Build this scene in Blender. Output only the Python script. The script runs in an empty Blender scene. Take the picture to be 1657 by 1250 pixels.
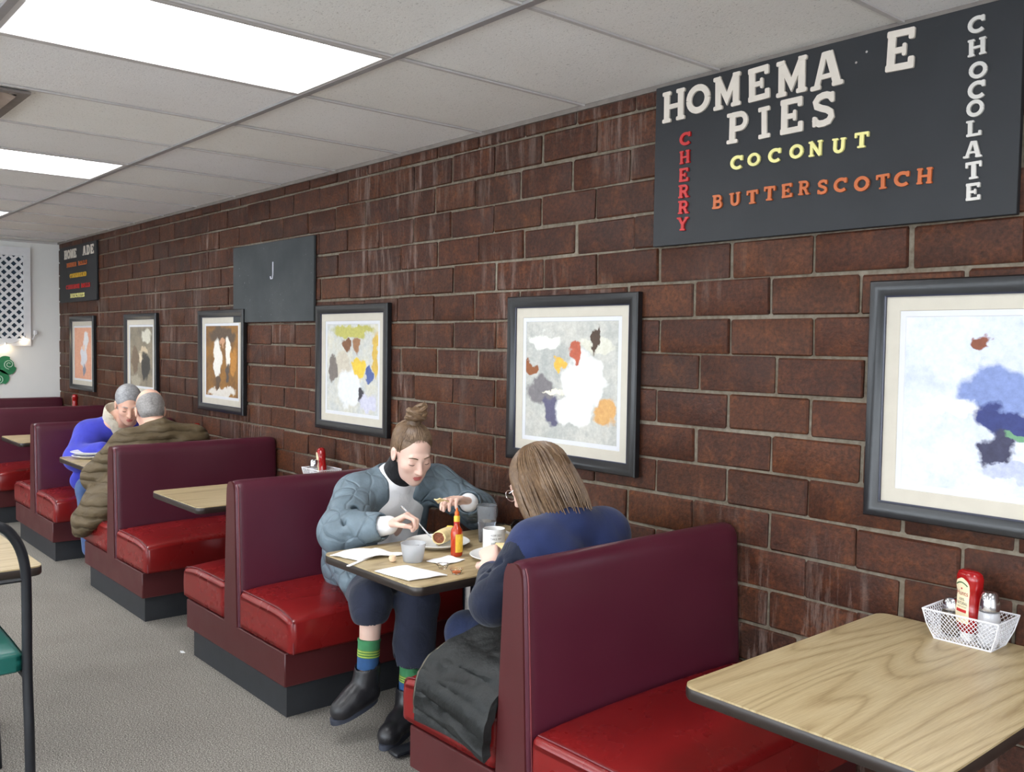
import bpy, bmesh, math, random
import numpy as np
from mathutils import Matrix, Vector
random.seed(7)
SC = bpy.context.scene
COL = SC.collection
# ------------------------------------------------------------------ camera, world, lights, exposure
_f, _yaw, _pitch, _roll = 1491.0, math.radians(-40.8), math.radians(-2.63), math.radians(.82)
CAM = (0.0, 2.6784, 1.512)
cy, sy, cp, sp, cr, sr = math.cos(_yaw), math.sin(_yaw), math.cos(_pitch), math.sin(_pitch), math.cos(_roll), math.sin(_roll)
fw = Vector((cy*cp, sy*cp, sp)); rt = Vector((sy, -cy, 0)); up = rt.cross(fw)
r2 = cr*rt + sr*up; u2 = -sr*rt + cr*up
cd = bpy.data.cameras.new('camera'); cam = bpy.data.objects.new('camera', cd); COL.objects.link(cam)
cam.matrix_world = Matrix(((r2.x, u2.x, -fw.x, CAM[0]), (r2.y, u2.y, -fw.y, CAM[1]), (r2.z, u2.z, -fw.z, CAM[2]), (0, 0, 0, 1)))
cd.sensor_fit = 'HORIZONTAL'; cd.sensor_width = 36.0; cd.lens = 36.0*_f/1657.0
cd.clip_start = .05; cd.clip_end = 100
SC.camera = cam
W = bpy.data.worlds.new('world'); SC.world = W; W.use_nodes = True
W.node_tree.nodes['Background'].inputs[0].default_value = (.80, .90, 1.0, 1)
W.node_tree.nodes['Background'].inputs[1].default_value = 1.5
WINDOW_POWER = 54.0
TROFFER = 15.0
WINX = [(-2.9, -.7), (-.3, 1.9), (2.3, 4.5), (5.4, 7.6)]
for i, (a, b) in enumerate(WINX):
    ld = bpy.data.lights.new('daylight', 'AREA'); ld.shape = 'RECTANGLE'; ld.size = b-a; ld.size_y = 2.15
    ld.energy = WINDOW_POWER; ld.color = (.86, .93, 1.0)
    lo = bpy.data.objects.new('daylight_window', ld); COL.objects.link(lo)
    ld.spread = math.radians(150)
    lo.location = ((a+b)/2, 6.97, 1.24); lo.rotation_euler = (math.radians(-74), 0, 0)   # sky light falls in at a slant
ld = bpy.data.lights.new('daylight', 'AREA'); ld.shape = 'RECTANGLE'; ld.size = 3.4; ld.size_y = 2.15
ld.energy = 50; ld.color = (.90, .95, 1.0)
lo = bpy.data.objects.new('daylight_window', ld); COL.objects.link(lo)
lo.location = (-3.57, 3.6, 1.24); lo.rotation_euler = (math.radians(90), 0, math.radians(-90))
VS = SC.view_settings
VS.view_transform = 'Standard'; VS.look = 'None'; VS.gamma = 1.0; VS.use_curve_mapping = False
VS.exposure = 0.48

# ------------------------------------------------------------------ helpers
def lin(c):
    o = []
    for v in c[:3]:
        v = v/255.0
        o.append(v/12.92 if v <= .04045 else ((v+.055)/1.055)**2.4)
    return (o[0], o[1], o[2], 1.0)

class NT:
    def __init__(s, name):
        s.m = bpy.data.materials.new(name); s.m.use_nodes = True
        s.t = s.m.node_tree; s.b = s.t.nodes['Principled BSDF']
    def n(s, typ, **kw):
        x = s.t.nodes.new(typ)
        for k, v in kw.items():
            if k.startswith('i_'):
                x.inputs[k[2:].replace('_', ' ')].default_value = v
            else: setattr(x, k, v)
        return x
    def l(s, a, b): s.t.links.new(a, b)
    def coord(s, which='Object', scale=None, loc=None):
        c = s.n('ShaderNodeTexCoord').outputs[which]
        if scale is not None:
            m = s.n('ShaderNodeMapping'); m.inputs['Scale'].default_value = scale
            if loc is not None: m.inputs['Location'].default_value = loc
            s.l(c, m.inputs['Vector']); c = m.outputs[0]
        return c
    def noise(s, vec, scale, detail=4, rough=.55, dist=0):
        x = s.n('ShaderNodeTexNoise'); x.inputs['Scale'].default_value = scale; x.inputs['Detail'].default_value = detail
        x.inputs['Roughness'].default_value = rough; x.inputs['Distortion'].default_value = dist
        if vec is not None: s.l(vec, x.inputs['Vector'])
        return x.outputs['Fac']
    def ramp(s, fac, stops):
        r = s.n('ShaderNodeValToRGB'); e = r.color_ramp.elements
        while len(e) < len(stops): e.new(.5)
        for i, (p, c) in enumerate(stops):
            e[i].position = p; e[i].color = c if len(c) == 4 else (*c, 1)
        s.l(fac, r.inputs[0]); return r.outputs[0]
    def mix(s, fac, a, b, mode='MIX'):
        x = s.n('ShaderNodeMixRGB', blend_type=mode)
        for k, v in ((0, fac), (1, a), (2, b)):
            if hasattr(v, 'is_output') or isinstance(v, bpy.types.NodeSocket): s.l(v, x.inputs[k])
            else: x.inputs[k].default_value = v
        return x.outputs[0]
    def math(s, op, a, b=None, c=None):
        x = s.n('ShaderNodeMath', operation=op)
        for k, v in enumerate((a, b, c)):
            if v is None: continue
            if isinstance(v, bpy.types.NodeSocket): s.l(v, x.inputs[k])
            else: x.inputs[k].default_value = v
        return x.outputs[0]
    def bump(s, h, strength=.3, dist=.01):
        b = s.n('ShaderNodeBump'); b.inputs['Strength'].default_value = strength; b.inputs['Distance'].default_value = dist
        s.l(h, b.inputs['Height']); s.l(b.outputs[0], s.b.inputs['Normal'])
    def base(s, c):
        if isinstance(c, bpy.types.NodeSocket): s.l(c, s.b.inputs['Base Color'])
        else: s.b.inputs['Base Color'].default_value = c
    def set(s, rough=.5, metal=0, spec=.5, **kw):
        s.b.inputs['Roughness'].default_value = rough; s.b.inputs['Metallic'].default_value = metal
        s.b.inputs['Specular IOR Level'].default_value = spec
        for k, v in kw.items(): s.b.inputs[k.replace('_', ' ')].default_value = v

_M = {}
def pm(name, rgb, rough=.5, metal=0, spec=.5, var=.12, vscale=20, bump=0, bscale=60, bdist=.002, **kw):
    """procedural material: tinted by noise, optional bump"""
    if name in _M: return _M[name]
    t = NT(name); c = lin(rgb); co = t.coord()
    f = t.noise(co, vscale)
    d = tuple(max(0, v*(1-var)) for v in c[:3])+(1,); e = tuple(min(1, v*(1+var)) for v in c[:3])+(1,)
    t.base(t.ramp(f, [(.3, d), (.7, e)]))
    t.set(rough, metal, spec, **kw)
    if bump: t.bump(t.noise(co, bscale, 5), bump, bdist)
    _M[name] = t.m
    return t.m

class MB:
    def __init__(s): s.v = []; s.f = []; s.mi = []; s.cur = 0
    def add(s, vs, fs):
        o = len(s.v); s.v += [tuple(map(float, p)) for p in vs]; s.f += [tuple(i+o for i in q) for q in fs]; s.mi += [s.cur]*len(fs); return s
    def box(s, lo, hi, M=None):
        x0, y0, z0 = lo; x1, y1, z1 = hi
        vs = [(x0,y0,z0),(x1,y0,z0),(x1,y1,z0),(x0,y1,z0),(x0,y0,z1),(x1,y0,z1),(x1,y1,z1),(x0,y1,z1)]
        if M is not None: vs = [tuple(M @ Vector(p)) for p in vs]
        return s.add(vs, [(3,2,1,0),(4,5,6,7),(0,1,5,4),(1,2,6,5),(2,3,7,6),(3,0,4,7)])
    def cbox(s, c, d, M=None):
        return s.box([c[i]-d[i]/2 for i in range(3)], [c[i]+d[i]/2 for i in range(3)], M)
    def chbox(s, lo, hi, c):
        """box with chamfered edges (cheap)"""
        bm = bmesh.new(); bmesh.ops.create_cube(bm, size=1)
        for v in bm.verts:
            v.co = Vector([(lo[i]+hi[i])/2 + v.co[i]*(hi[i]-lo[i]) for i in range(3)])
        bmesh.ops.bevel(bm, geom=list(bm.edges), offset=c, segments=1, affect='EDGES', profile=.5)
        s.addbm(bm); return s
    def addbm(s, bm, M=None):
        bm.verts.index_update()
        s.add([tuple((M @ v.co) if M is not None else v.co) for v in bm.verts], [tuple(v.index for v in f.verts) for f in bm.faces]); bm.free(); return s
    def rbox(s, lo, hi, r, seg=3, M=None, crown=0, cuts=0, fn=None):
        bm = bmesh.new(); bmesh.ops.create_cube(bm, size=1)
        if cuts: bmesh.ops.subdivide_edges(bm, edges=list(bm.edges), cuts=cuts, use_grid_fill=True)
        for v in bm.verts:
            v.co = Vector([(lo[i]+hi[i])/2 + v.co[i]*(hi[i]-lo[i]) for i in range(3)])
        bm.normal_update()
        es = [e for e in bm.edges if len(e.link_faces) == 2 and e.link_faces[0].normal.dot(e.link_faces[1].normal) < .5]
        bmesh.ops.bevel(bm, geom=es, offset=r, segments=seg, affect='EDGES', profile=.5)
        if fn:
            for v in bm.verts: v.co = Vector(fn(v.co))
        s.addbm(bm, M); return s
    def lathe(s, prof, c=(0,0,0), seg=24, M=None, cap=True):
        vs = []; fs = []
        for r, z in prof:
            for k in range(seg):
                a = 2*math.pi*k/seg; vs.append((c[0]+r*math.cos(a), c[1]+r*math.sin(a), c[2]+z))
        for i in range(len(prof)-1):
            for k in range(seg):
                k2 = (k+1) % seg; fs.append((i*seg+k, i*seg+k2, (i+1)*seg+k2, (i+1)*seg+k))
        if cap:
            fs.append(tuple(reversed(range(seg)))); fs.append(tuple(range((len(prof)-1)*seg, len(prof)*seg)))
        if M is not None: vs = [tuple(M @ Vector(p)) for p in vs]
        return s.add(vs, fs)
    def tube(s, pts, r, seg=8, closed=False, flat=None):
        P = [Vector(p) for p in pts]; n = len(P); R = r if isinstance(r, (list, tuple)) else [r]*n
        vs = []; fs = []; prev = None
        for i in range(n):
            if closed: t = P[(i+1) % n]-P[i-1]
            else: t = P[min(i+1, n-1)]-P[max(i-1, 0)]
            if t.length < 1e-9: t = Vector((0,0,1))
            t.normalize()
            if prev is None:
                a = Vector((0,0,1)) if abs(t.z) < .9 else Vector((1,0,0))
                u = t.cross(a).normalized()
            else:
                u = prev - t*prev.dot(t)
                u = u.normalized() if u.length > 1e-6 else t.orthogonal().normalized()
            prev = u; w = t.cross(u)
            for k in range(seg):
                a = 2*math.pi*k/seg
                vs.append(P[i]+R[i]*(math.cos(a)*u+math.sin(a)*w))
        m = n if closed else n-1
        for i in range(m):
            j = (i+1) % n
            for k in range(seg):
                k2 = (k+1) % seg; fs.append((i*seg+k, i*seg+k2, j*seg+k2, j*seg+k))
        if not closed:
            fs.append(tuple(reversed(range(seg)))); fs.append(tuple(range((n-1)*seg, n*seg)))
        return s.add(vs, fs)
    def prism(s, poly, d0, d1, fn):
        """polygon (u,v) extruded from d0 to d1; fn(u,v,d)->xyz"""
        n = len(poly)
        vs = [fn(u, v, d0) for u, v in poly]+[fn(u, v, d1) for u, v in poly]
        fs = [tuple(range(n)), tuple(reversed(range(n, 2*n)))]+[(i, i+n, (i+1) % n+n, (i+1) % n) for i in range(n)]
        return s.add(vs, fs)
    def sheet(s, fn, nu, nv, th):
        """grid surface fn(u,v)->xyz given thickness th along its normal"""
        g = np.array([[fn(i/nu, j/nv) for j in range(nv+1)] for i in range(nu+1)], float)
        du = np.gradient(g, axis=0); dv = np.gradient(g, axis=1); nrm = np.cross(du, dv); nrm /= np.linalg.norm(nrm, axis=2, keepdims=True)+1e-12
        A = (g+nrm*th/2).reshape(-1, 3); B = (g-nrm*th/2).reshape(-1, 3); N = len(A); w = nv+1
        fs = []
        for i in range(nu):
            for j in range(nv):
                q = (i*w+j, (i+1)*w+j, (i+1)*w+j+1, i*w+j+1)
                fs.append(q); fs.append(tuple(k+N for k in reversed(q)))
        rim = [i*w for i in range(nu+1)]+[nu*w+j for j in range(1, nv+1)]+[i*w+nv for i in range(nu-1, -1, -1)]+[j for j in range(nv-1, 0, -1)]
        for a in range(len(rim)):
            b = rim[(a+1) % len(rim)]; fs.append((rim[a], rim[a]+N, b+N, b))
        return s.add(np.vstack([A, B]).tolist(), fs)
    def mesh(s, name, mats, smooth=True, angle=40):
        me = bpy.data.meshes.new(name); me.from_pydata(s.v, [], s.f)
        for m in (mats if isinstance(mats, (list, tuple)) else [mats]): me.materials.append(m)
        bm = bmesh.new(); bm.from_mesh(me)
        for f, k in zip(bm.faces, s.mi): f.material_index = k
        bmesh.ops.recalc_face_normals(bm, faces=list(bm.faces)); bm.to_mesh(me); bm.free()
        if smooth:
            me.shade_smooth()
            try: me.set_sharp_from_angle(angle=math.radians(angle))
            except Exception: pass
        return me
    def obj(s, name, mats, parent=None, smooth=True, angle=40, loc=None):
        o = bpy.data.objects.new(name, s.mesh(name, mats, smooth, angle)); COL.objects.link(o)
        if parent is not None: o.parent = parent
        if loc is not None: o.location = loc
        return o

def tag(o, label, cat=None, group=None, kind=None):
    if label: o['label'] = label
    if cat: o['category'] = cat
    if group: o['group'] = group
    if kind: o['kind'] = kind
    return o
def thing(name, label, cat, loc=(0,0,0), rz=0, group=None):
    o = bpy.data.objects.new(name, None); COL.objects.link(o); o.location = loc; o.rotation_euler = (0, 0, rz)
    o.empty_display_size = .1
    return tag(o, label, cat, group)
def struct(o): o['kind'] = 'structure'; return o
def copy_tree(o, parent=None):
    c = o.copy(); COL.objects.link(c)
    if parent is not None: c.parent = parent
    for ch in list(o.children): copy_tree(ch, c)
    return c
def text_mesh(txt, size, extrude=.0004, align='CENTER'):
    cu = bpy.data.curves.new('lettering', 'FONT'); cu.body = txt; cu.size = size; cu.extrude = extrude; cu.align_x = align; cu.align_y = 'CENTER'
    cu.resolution_u = 3
    o = bpy.data.objects.new('lettering', cu); COL.objects.link(o)
    bpy.context.view_layer.update()
    me = bpy.data.meshes.new_from_object(o.evaluated_get(bpy.context.evaluated_depsgraph_get()))
    bpy.data.objects.remove(o); bpy.data.curves.remove(cu)
    return me
def R3(ax, deg): return Matrix.Rotation(math.radians(deg), 4, ax)

# ------------------------------------------------------------------ materials
def m_brick():
    t = NT('fired_brick'); oi = t.n('ShaderNodeObjectInfo'); ge = t.n('ShaderNodeNewGeometry')
    rnd = t.math('FRACT', t.math('ADD', oi.outputs['Random'], ge.outputs['Random Per Island']))
    P = ge.outputs['Position']
    big = t.noise(P, 2.2, 3); med = t.noise(P, 11, 5, .6); fine = t.noise(P, 70, 5, .65); grit = t.noise(P, 260, 3, .6)
    c1 = t.ramp(rnd, [(0, lin((72, 38, 26))), (.3, lin((98, 52, 29))), (.6, lin((80, 45, 31))), (.82, lin((112, 64, 33))), (1, lin((60, 37, 29)))])
    c2 = t.ramp(med, [(.3, lin((52, 34, 26))), (.5, lin((80, 47, 31))), (.70, lin((126, 76, 40)))])
    c = t.mix(.5, c1, c2)
    c = t.mix(.85, c, t.ramp(fine, [(.28, lin((70, 66, 64))), (.72, lin((186, 176, 168)))]), 'OVERLAY')
    c = t.mix(t.ramp(grit, [(.56, (0,0,0)), (.70, (.5,.5,.5))]), c, lin((48, 30, 24)))
    # vertical lime runs and chalky blotches
    st = t.n('ShaderNodeMapping'); st.inputs['Scale'].default_value = (14, 1, 1.6); t.l(P, st.inputs[0])
    run = t.noise(st.outputs[0], 1.3, 6, .7)
    area = t.noise(P, 1.1, 2)
    lime = t.math('MULTIPLY', t.ramp(run, [(.50, (0,0,0)), (.70, (1,1,1))]), t.ramp(area, [(.49, (0,0,0)), (.64, (.7,.7,.7))]))
    c = t.mix(lime, c, lin((168, 150, 140)))
    t.base(c); t.set(.62, 0, .35)
    h = t.math('ADD', t.math('MULTIPLY', med, 1.0), t.math('MULTIPLY', fine, .5))
    t.bump(h, .7, .008); return t.m
def m_mortar():
    t = NT('mortar'); P = t.n('ShaderNodeNewGeometry').outputs['Position']
    a = t.noise(P, 3, 4); b = t.noise(P, 60, 5)
    c = t.mix(.5, t.ramp(a, [(.35, lin((88, 74, 58))), (.65, lin((132, 122, 108)))]), t.ramp(b, [(.3, lin((90, 80, 66))), (.7, lin((140, 134, 122)))]))
    t.base(c); t.set(.9, 0, .2); t.bump(b, .6, .004); return t.m
def m_wood():
    t = NT('oak_laminate'); co = t.coord('Object', (4.6, .55, 1)); 
    oi = t.n('ShaderNodeObjectInfo')
    ad = t.n('ShaderNodeVectorMath', operation='ADD'); t.l(co, ad.inputs[0])
    cb = t.n('ShaderNodeCombineXYZ'); t.l(t.math('MULTIPLY', oi.outputs['Random'], 9), cb.inputs[0]); t.l(t.math('MULTIPLY', oi.outputs['Random'], 31), cb.inputs[2]); t.l(cb.outputs[0], ad.inputs[1])
    f = t.noise(ad.outputs[0], 1.15, 1.2, .4, .25)
    ring = t.math('FRACT', t.math('MULTIPLY', f, 13))
    fib = t.noise(t.coord('Object', (240, 9, 1)), 1, 4, .7)
    c = t.ramp(ring, [(0, lin((138, 117, 82))), (.12, lin((168, 148, 111))), (.45, lin((184, 166, 130))), (.8, lin((176, 156, 119))), (1, lin((144, 122, 87)))])
    c = t.mix(.3, c, t.ramp(fib, [(.35, lin((150, 126, 88))), (.65, lin((208, 190, 150)))]))
    t.base(c); t.set(.36, 0, .45); return t.m
def m_vinyl(name, rgb, rough, mot=.15):
    t = NT(name); co = t.coord(); a = t.noise(co, 3.5, 4); b = t.noise(co, 420, 2)
    c = lin(rgb); d = tuple(v*(1-mot) for v in c[:3])+(1,); e = tuple(min(1, v*(1+mot)) for v in c[:3])+(1,)
    t.base(t.ramp(a, [(.3, d), (.7, e)])); t.set(rough, 0, .5)
    w = t.noise(co, 5, 1, .4, .2)
    t.bump(t.math('ADD', t.math('MULTIPLY', w, 1.0), t.math('MULTIPLY', b, .02)), .07, .008)
    t.l(t.ramp(a, [(.3, (rough*.85,)*3), (.7, (rough*1.2,)*3)]), t.b.inputs['Roughness']); return t.m
def m_carpet():
    t = NT('carpet'); co = t.coord(); a = t.noise(co, 190, 3, .75); b = t.noise(co, 3.0, 5, .6); c0 = t.noise(co, 420, 2)
    c = t.ramp(a, [(.34, lin((78, 74, 70))), (.47, lin((150, 145, 138))), (.56, lin((178, 173, 166))), (.68, lin((234, 229, 222)))])
    c = t.mix(.35, c, t.ramp(b, [(.3, lin((112, 106, 100))), (.7, lin((150, 146, 140)))]), 'OVERLAY')
    t.base(c); t.set(.95, 0, .1); t.bump(t.math('ADD', a, c0), .9, .006); return t.m
def m_tile():
    t = NT('acoustic_tile'); P = t.n('ShaderNodeNewGeometry').outputs['Position']; oi = t.n('ShaderNodeObjectInfo')
    a = t.noise(P, 130, 4, .7); b = t.noise(P, 1.7, 4); d = t.noise(P, 34, 4, .7); z = t.noise(P, 2.6, 2)
    c = t.ramp(oi.outputs['Random'], [(0, lin((236, 234, 230))), (.45, lin((243, 242, 239))), (.7, lin((236, 235, 238))), (1, lin((233, 231, 227)))])
    c = t.mix(.25, c, t.ramp(b, [(.3, lin((228, 224, 217))), (.7, lin((244, 243, 241)))]))
    c = t.mix(t.math('MULTIPLY', t.ramp(a, [(.31, (1,1,1)), (.40, (0,0,0))]), .6), c, lin((120, 115, 108)))
    sp = t.math('MULTIPLY', t.ramp(d, [(.66, (0,0,0)), (.74, (1,1,1))]), t.ramp(z, [(.62, (0,0,0)), (.72, (.7,.7,.7))]))
    c = t.mix(sp, c, lin((92, 84, 74)))
    t.base(c); t.set(.9, 0, .2); t.bump(a, .5, .003); return t.m
BRICK = m_brick(); MORTAR = m_mortar(); WOOD = m_wood(); CARPET = m_carpet(); TILE = m_tile()
SEATV = m_vinyl('red_vinyl', (120, 22, 22), .27, .06); BACKV = m_vinyl('burgundy_vinyl', (77, 26, 42), .34, .06); SIDEV = m_vinyl('maroon_panel', (74, 25, 27), .42, .1)
KICK = pm('black_kickboard', (38, 40, 44), .55, bump=.1)
RAIL = pm('grid_rail_white', (196, 192, 190), .5, var=.05)
WHITEP = pm('white_paint', (243, 243, 240), .6, var=.02, vscale=3, bump=.15, bscale=40)
WHITEW = pm('white_wood_paint', (236, 237, 240), .45, var=.03)
FRAME = pm('black_lacquer_frame', (26, 26, 28), .3, var=.2)
FRAME_IN = pm('frame_inner_lip', (38, 40, 60), .3)
MAT_BOARD = pm('cream_mat_board', (194, 188, 175), .85, var=.03)
MAT_INNER = pm('white_mat_bevel', (208, 209, 213), .8, var=.02)
SLATE = pm('black_sign_paint', (30, 32, 36), .6, var=.12, vscale=6)
CHROME = pm('chrome', (215, 215, 220), .12, 1.0, var=.03)
DARKEDGE = pm('dark_rubber_edge', (44, 36, 32), .35)
BLACKM = pm('black_metal', (22, 24, 30), .38)
WHITEWIRE = pm('white_coated_wire', (236, 236, 242), .4, var=.03)
CERAMIC = pm('white_ceramic', (238, 238, 236), .18, var=.02)
PAPER = pm('white_paper', (240, 240, 242), .85, var=.03, bump=.2, bscale=25, bdist=.004)
SEAM = pm('seam_piping', (104, 38, 44), .4)
# ------------------------------------------------------------------ the room
XF, XB, YL, ZC = 10.26, -3.6, 7.0, 2.476
fl = struct(MB().box((XB-.1, -.1, -.08), (XF+.1, YL+.1, 0)).obj('floor', CARPET, smooth=False)); tag(fl, 'grey brown speckled loop carpet')
# right wall: mortar bed with single bricks standing proud of it
wr = struct(MB().box((XB-.1, -.2, 0), (XF+.1, -.010, ZC+.12)).obj('wall_right', MORTAR, smooth=False)); tag(wr, 'brown slump brick wall with pale mortar joints')
def brick_mesh(L, H, seed):
    rr = random.Random(seed); m = MB(); m.chbox((-L/2, -.03, -H/2), (L/2, 0, H/2), .005)
    m.v = [(x+rr.uniform(-.0022, .0022), y+(rr.uniform(-.003, .0015) if y > -.02 else 0), z+rr.uniform(-.0022, .0022)) for x, y, z in m.v]
    return m
BL, BH, PX, PZ = .310, .121, .32, .132
bmeshes = [brick_mesh(BL, BH, 40+i).mesh('brick', BRICK, True, 35) for i in range(10)]
for b_ in bmeshes: pass
offs = {}
cells = []
for k in range(-1, 19):
    z0 = .031+PZ*k; z1 = z0+PZ
    off = (.045 if k % 2 else .17)+random.uniform(-.02, .02)
    if k == 11: off = .022
    if k == 10: off = .155
    if k == 12: off = .186
    n0 = int((XB-off)/PX)-1
    for n in range(n0, int((XF-off)/PX)+1):
        a = off+n*PX; b = a+PX
        if b < XB or a > XF: continue
        cells.append((max(a, XB), min(b, XF), max(z0, 0), min(z1, ZC+.05), b > XF or a < XB or z0 < 0 or z1 > ZC+.05))
def vis(c):
    x = (c[0]+c[1])/2; z = (c[2]+c[3])/2
    if x < .95: return 1e9
    if 1.0 < x < 2.28 and z > 1.9: return 1e8
    return math.hypot(x-CAM[0], CAM[1])
order = sorted(cells, key=vis); near = set(map(id, order[:300]))
far_mb = MB(); rnd = random.Random(3)
for c in cells:
    a, b, z0, z1, cut = c
    if b-a < .05 or z1-z0 < .04: continue
    if id(c) in near and not cut:
        o = bpy.data.objects.new('brick', bmeshes[rnd.randrange(10)]); COL.objects.link(o); o.parent = wr
        o.location = ((a+b)/2+rnd.uniform(-.004, .004), rnd.uniform(-.002, .003), (z0+z1)/2+rnd.uniform(-.003, .003))
        o.scale = (1+rnd.uniform(-.02, .012), 1, 1+rnd.uniform(-.02, .02))
        o.rotation_euler = (0, rnd.uniform(-.006, .006), math.pi*0)
    elif id(c) in near:
        o = brick_mesh(b-a-.010, z1-z0-.011, rnd.random()).obj('brick', BRICK, wr); o.location = ((a+b)/2, 0, (z0+z1)/2)
    else:
        q = brick_mesh(b-a-.010, z1-z0-.011, rnd.random()); dy = rnd.uniform(-.002, .003)
        far_mb.add([(x+(a+b)/2, y+dy, z+(z0+z1)/2) for x, y, z in q.v], q.f)
fo = far_mb.obj('brick_field', BRICK, wr, True, 35); fo['kind'] = 'stuff'
# far wall, left wall with windows, wall behind the camera
wf = struct(MB().box((XF, -.1, 0), (XF+.12, YL+.1, ZC+.12)).obj('wall_back', WHITEP, smooth=False)); tag(wf, 'white painted wall at the far end')
m = MB(); zs, zt = .14, 2.345
m.box((XB-.1, YL, 0), (XF+.1, YL+.15, zs)); m.box((XB-.1, YL, zt), (XF+.1, YL+.15, ZC+.12))
ed = [XB-.1]+[e for w in WINX for e in w]+[XF+.1]
for i in range(0, len(ed), 2): m.box((ed[i], YL, zs), (ed[i+1], YL+.15, zt))
struct(m.obj('wall_left', WHITEP, smooth=False))
m = MB(); m.box((XB-.15, -.1, 0), (XB, YL+.1, zs)); m.box((XB-.15, -.1, zt), (XB, YL+.1, ZC+.12)); m.box((XB-.15, -.1, zs), (XB, 1.9, zt)); m.box((XB-.15, 5.3, zs), (XB, YL+.1, zt))
struct(m.obj('wall_front', WHITEP, smooth=False))
g = NT('window_glass'); g.set(.02, 0, .5, Transmission_Weight=1.0, IOR=1.45); g.base((.95, .98, 1, 1)); GLASS = g.m
def window(i, lo, hi, axis):
    fr = MB(); t = .05
    if axis == 'y':
        a, b = lo[0], hi[0]; y0, y1 = YL+.02, YL+.1
        fr.box((a, y0, zs), (a+t, y1, zt)); fr.box((b-t, y0, zs), (b, y1, zt)); fr.box((a, y0, zs), (b, y1, zs+t)); fr.box((a, y0, zt-t), (b, y1, zt)); fr.box(((a+b)/2-t/2, y0, zs), ((a+b)/2+t/2, y1, zt))
    else:
        a, b = lo[1], hi[1]; x0, x1 = XB-.1, XB-.02
        fr.box((x0, a, zs), (x1, a+t, zt)); fr.box((x0, b-t, zs), (x1, b, zt)); fr.box((x0, a, zs), (x1, b, zs+t)); fr.box((x0, a, zt-t), (x1, b, zt)); fr.box((x0, (a+b)/2-t/2, zs), (x1, (a+b)/2+t/2, zt))
    w = struct(fr.obj('window_%d' % i, WHITEW, smooth=False))
    for s_ in (0, 1):
        mid = (a+b)/2; p0, p1 = (a+t, mid-t/2) if s_ == 0 else (mid+t/2, b-t)
        if axis == 'y': MB().box((p0, YL+.058, zs+t), (p1, YL+.063, zt-t)).obj('pane', GLASS, w, False)
        else: MB().box((XB-.063, p0, zs+t), (XB-.058, p1, zt-t)).obj('pane', GLASS, w, False)
for i, (a, b) in enumerate(WINX): window(i+1, (a, 0), (b, 0), 'y')
window(5, (0, 1.9), (0, 5.3), 'x')
# ceiling: slab, tiles laid in a metal grid
ce = struct(MB().box((XB-.1, -.1, ZC+.10), (XF+.1, YL+.1, ZC+.2)).obj('ceiling', WHITEP, smooth=False)); tag(ce, 'suspended ceiling of pitted grey white tiles')
gx = [2.01+.66*k for k in range(-9, 13)]; gy = [0.0, .92, 2.02, 3.12, 4.22, 5.32, 6.42, 7.0]
gx = [XB]+[x for x in gx if XB+.1 < x < XF-.1]+[XF]
FIX = [(2.67, .92), (5.31, .92), (7.95, .92), (.03, .92), (-1.95, .92)]+[(x_, y_) for y_ in (3.12, 5.32) for x_ in (-1.29, 1.35, 3.99, 6.63, 9.27)]  # leading entries are in view; the rest are added unseen to brighten the room
def isfix(a, y0): return any(abs(a-fx) < .02 and abs(y0-fy) < .02 for fx, fy in FIX)
tiles = {}
for i in range(len(gx)-1):
    for j in range(len(gy)-1):
        a, b, y0, y1 = gx[i], gx[i+1], gy[j], gy[j+1]
        if isfix(a, y0): continue
        key = (round(b-a, 3), round(y1-y0, 3))
        if key not in tiles: tiles[key] = MB().box((-(b-a)/2+.003, -(y1-y0)/2+.003, 0), ((b-a)/2-.003, (y1-y0)/2-.003, .016)).mesh('ceiling_tile', TILE, False)
        o = bpy.data.objects.new('ceiling_tile', tiles[key]); COL.objects.link(o); o.parent = ce; o.location = ((a+b)/2, (y0+y1)/2, ZC+.0035+rnd.uniform(0, .002))
        o.rotation_euler = (rnd.uniform(-.001, .001), rnd.uniform(-.0015, .0015), 0)
for x in gx[1:-1]:
    m = MB().box((x-.008, 0, ZC-.004), (x+.008, YL, ZC+.003)).box((x-.002, 0, ZC), (x+.002, YL, ZC+.03)); m.obj('ceiling_rail', RAIL, ce, False)
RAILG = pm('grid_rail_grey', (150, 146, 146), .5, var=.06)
for y in gy[1:-1]:
    m = MB().box((XB, y-.013, ZC-.006), (XF, y+.013, ZC+.003)).box((XB, y-.002, ZC), (XF, y+.002, ZC+.03)); m.obj('ceiling_rail', RAILG, ce, False)
struct(MB().box((XB, 0, ZC-.016), (XF, .014, ZC+.003)).obj('trim_1', pm('wall_angle_trim', (120, 112, 106), .5), smooth=False))
struct(MB().box((XF-.014, 0, ZC-.016), (XF, YL, ZC+.003)).obj('trim_2', RAIL, smooth=False))
# stained supply vent lying in the grid at the left edge of the view
vt = thing('ceiling_vent', 'brown stained square ceiling vent beside the nearest light', 'vent', (4.32, 2.035, ZC-.008))
VB = pm('stained_vent', (150, 132, 120), .6, var=.25, vscale=6); VD = pm('vent_frame_grey', (122, 114, 110), .7)  # brown stain for the louvers, plain grey for the vent frame
mm = MB()
for a, b in (((-.30, -.31), (.30, -.27)), ((-.30, .27), (.30, .31)), ((-.30, -.27), (-.26, .27)), ((.26, -.27), (.30, .27))): mm.box((a[0], a[1], -.006), (b[0], b[1], .004))
mm.obj('vent_frame', VD, vt, False)
for k in range(7):
    MB().box((-.26, -.034, -.002), (.26, .034, .002), Matrix.Translation((0, .077*(k-3), -.006)) @ R3('X', 14)).obj('louver', VB, vt, False)
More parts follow.
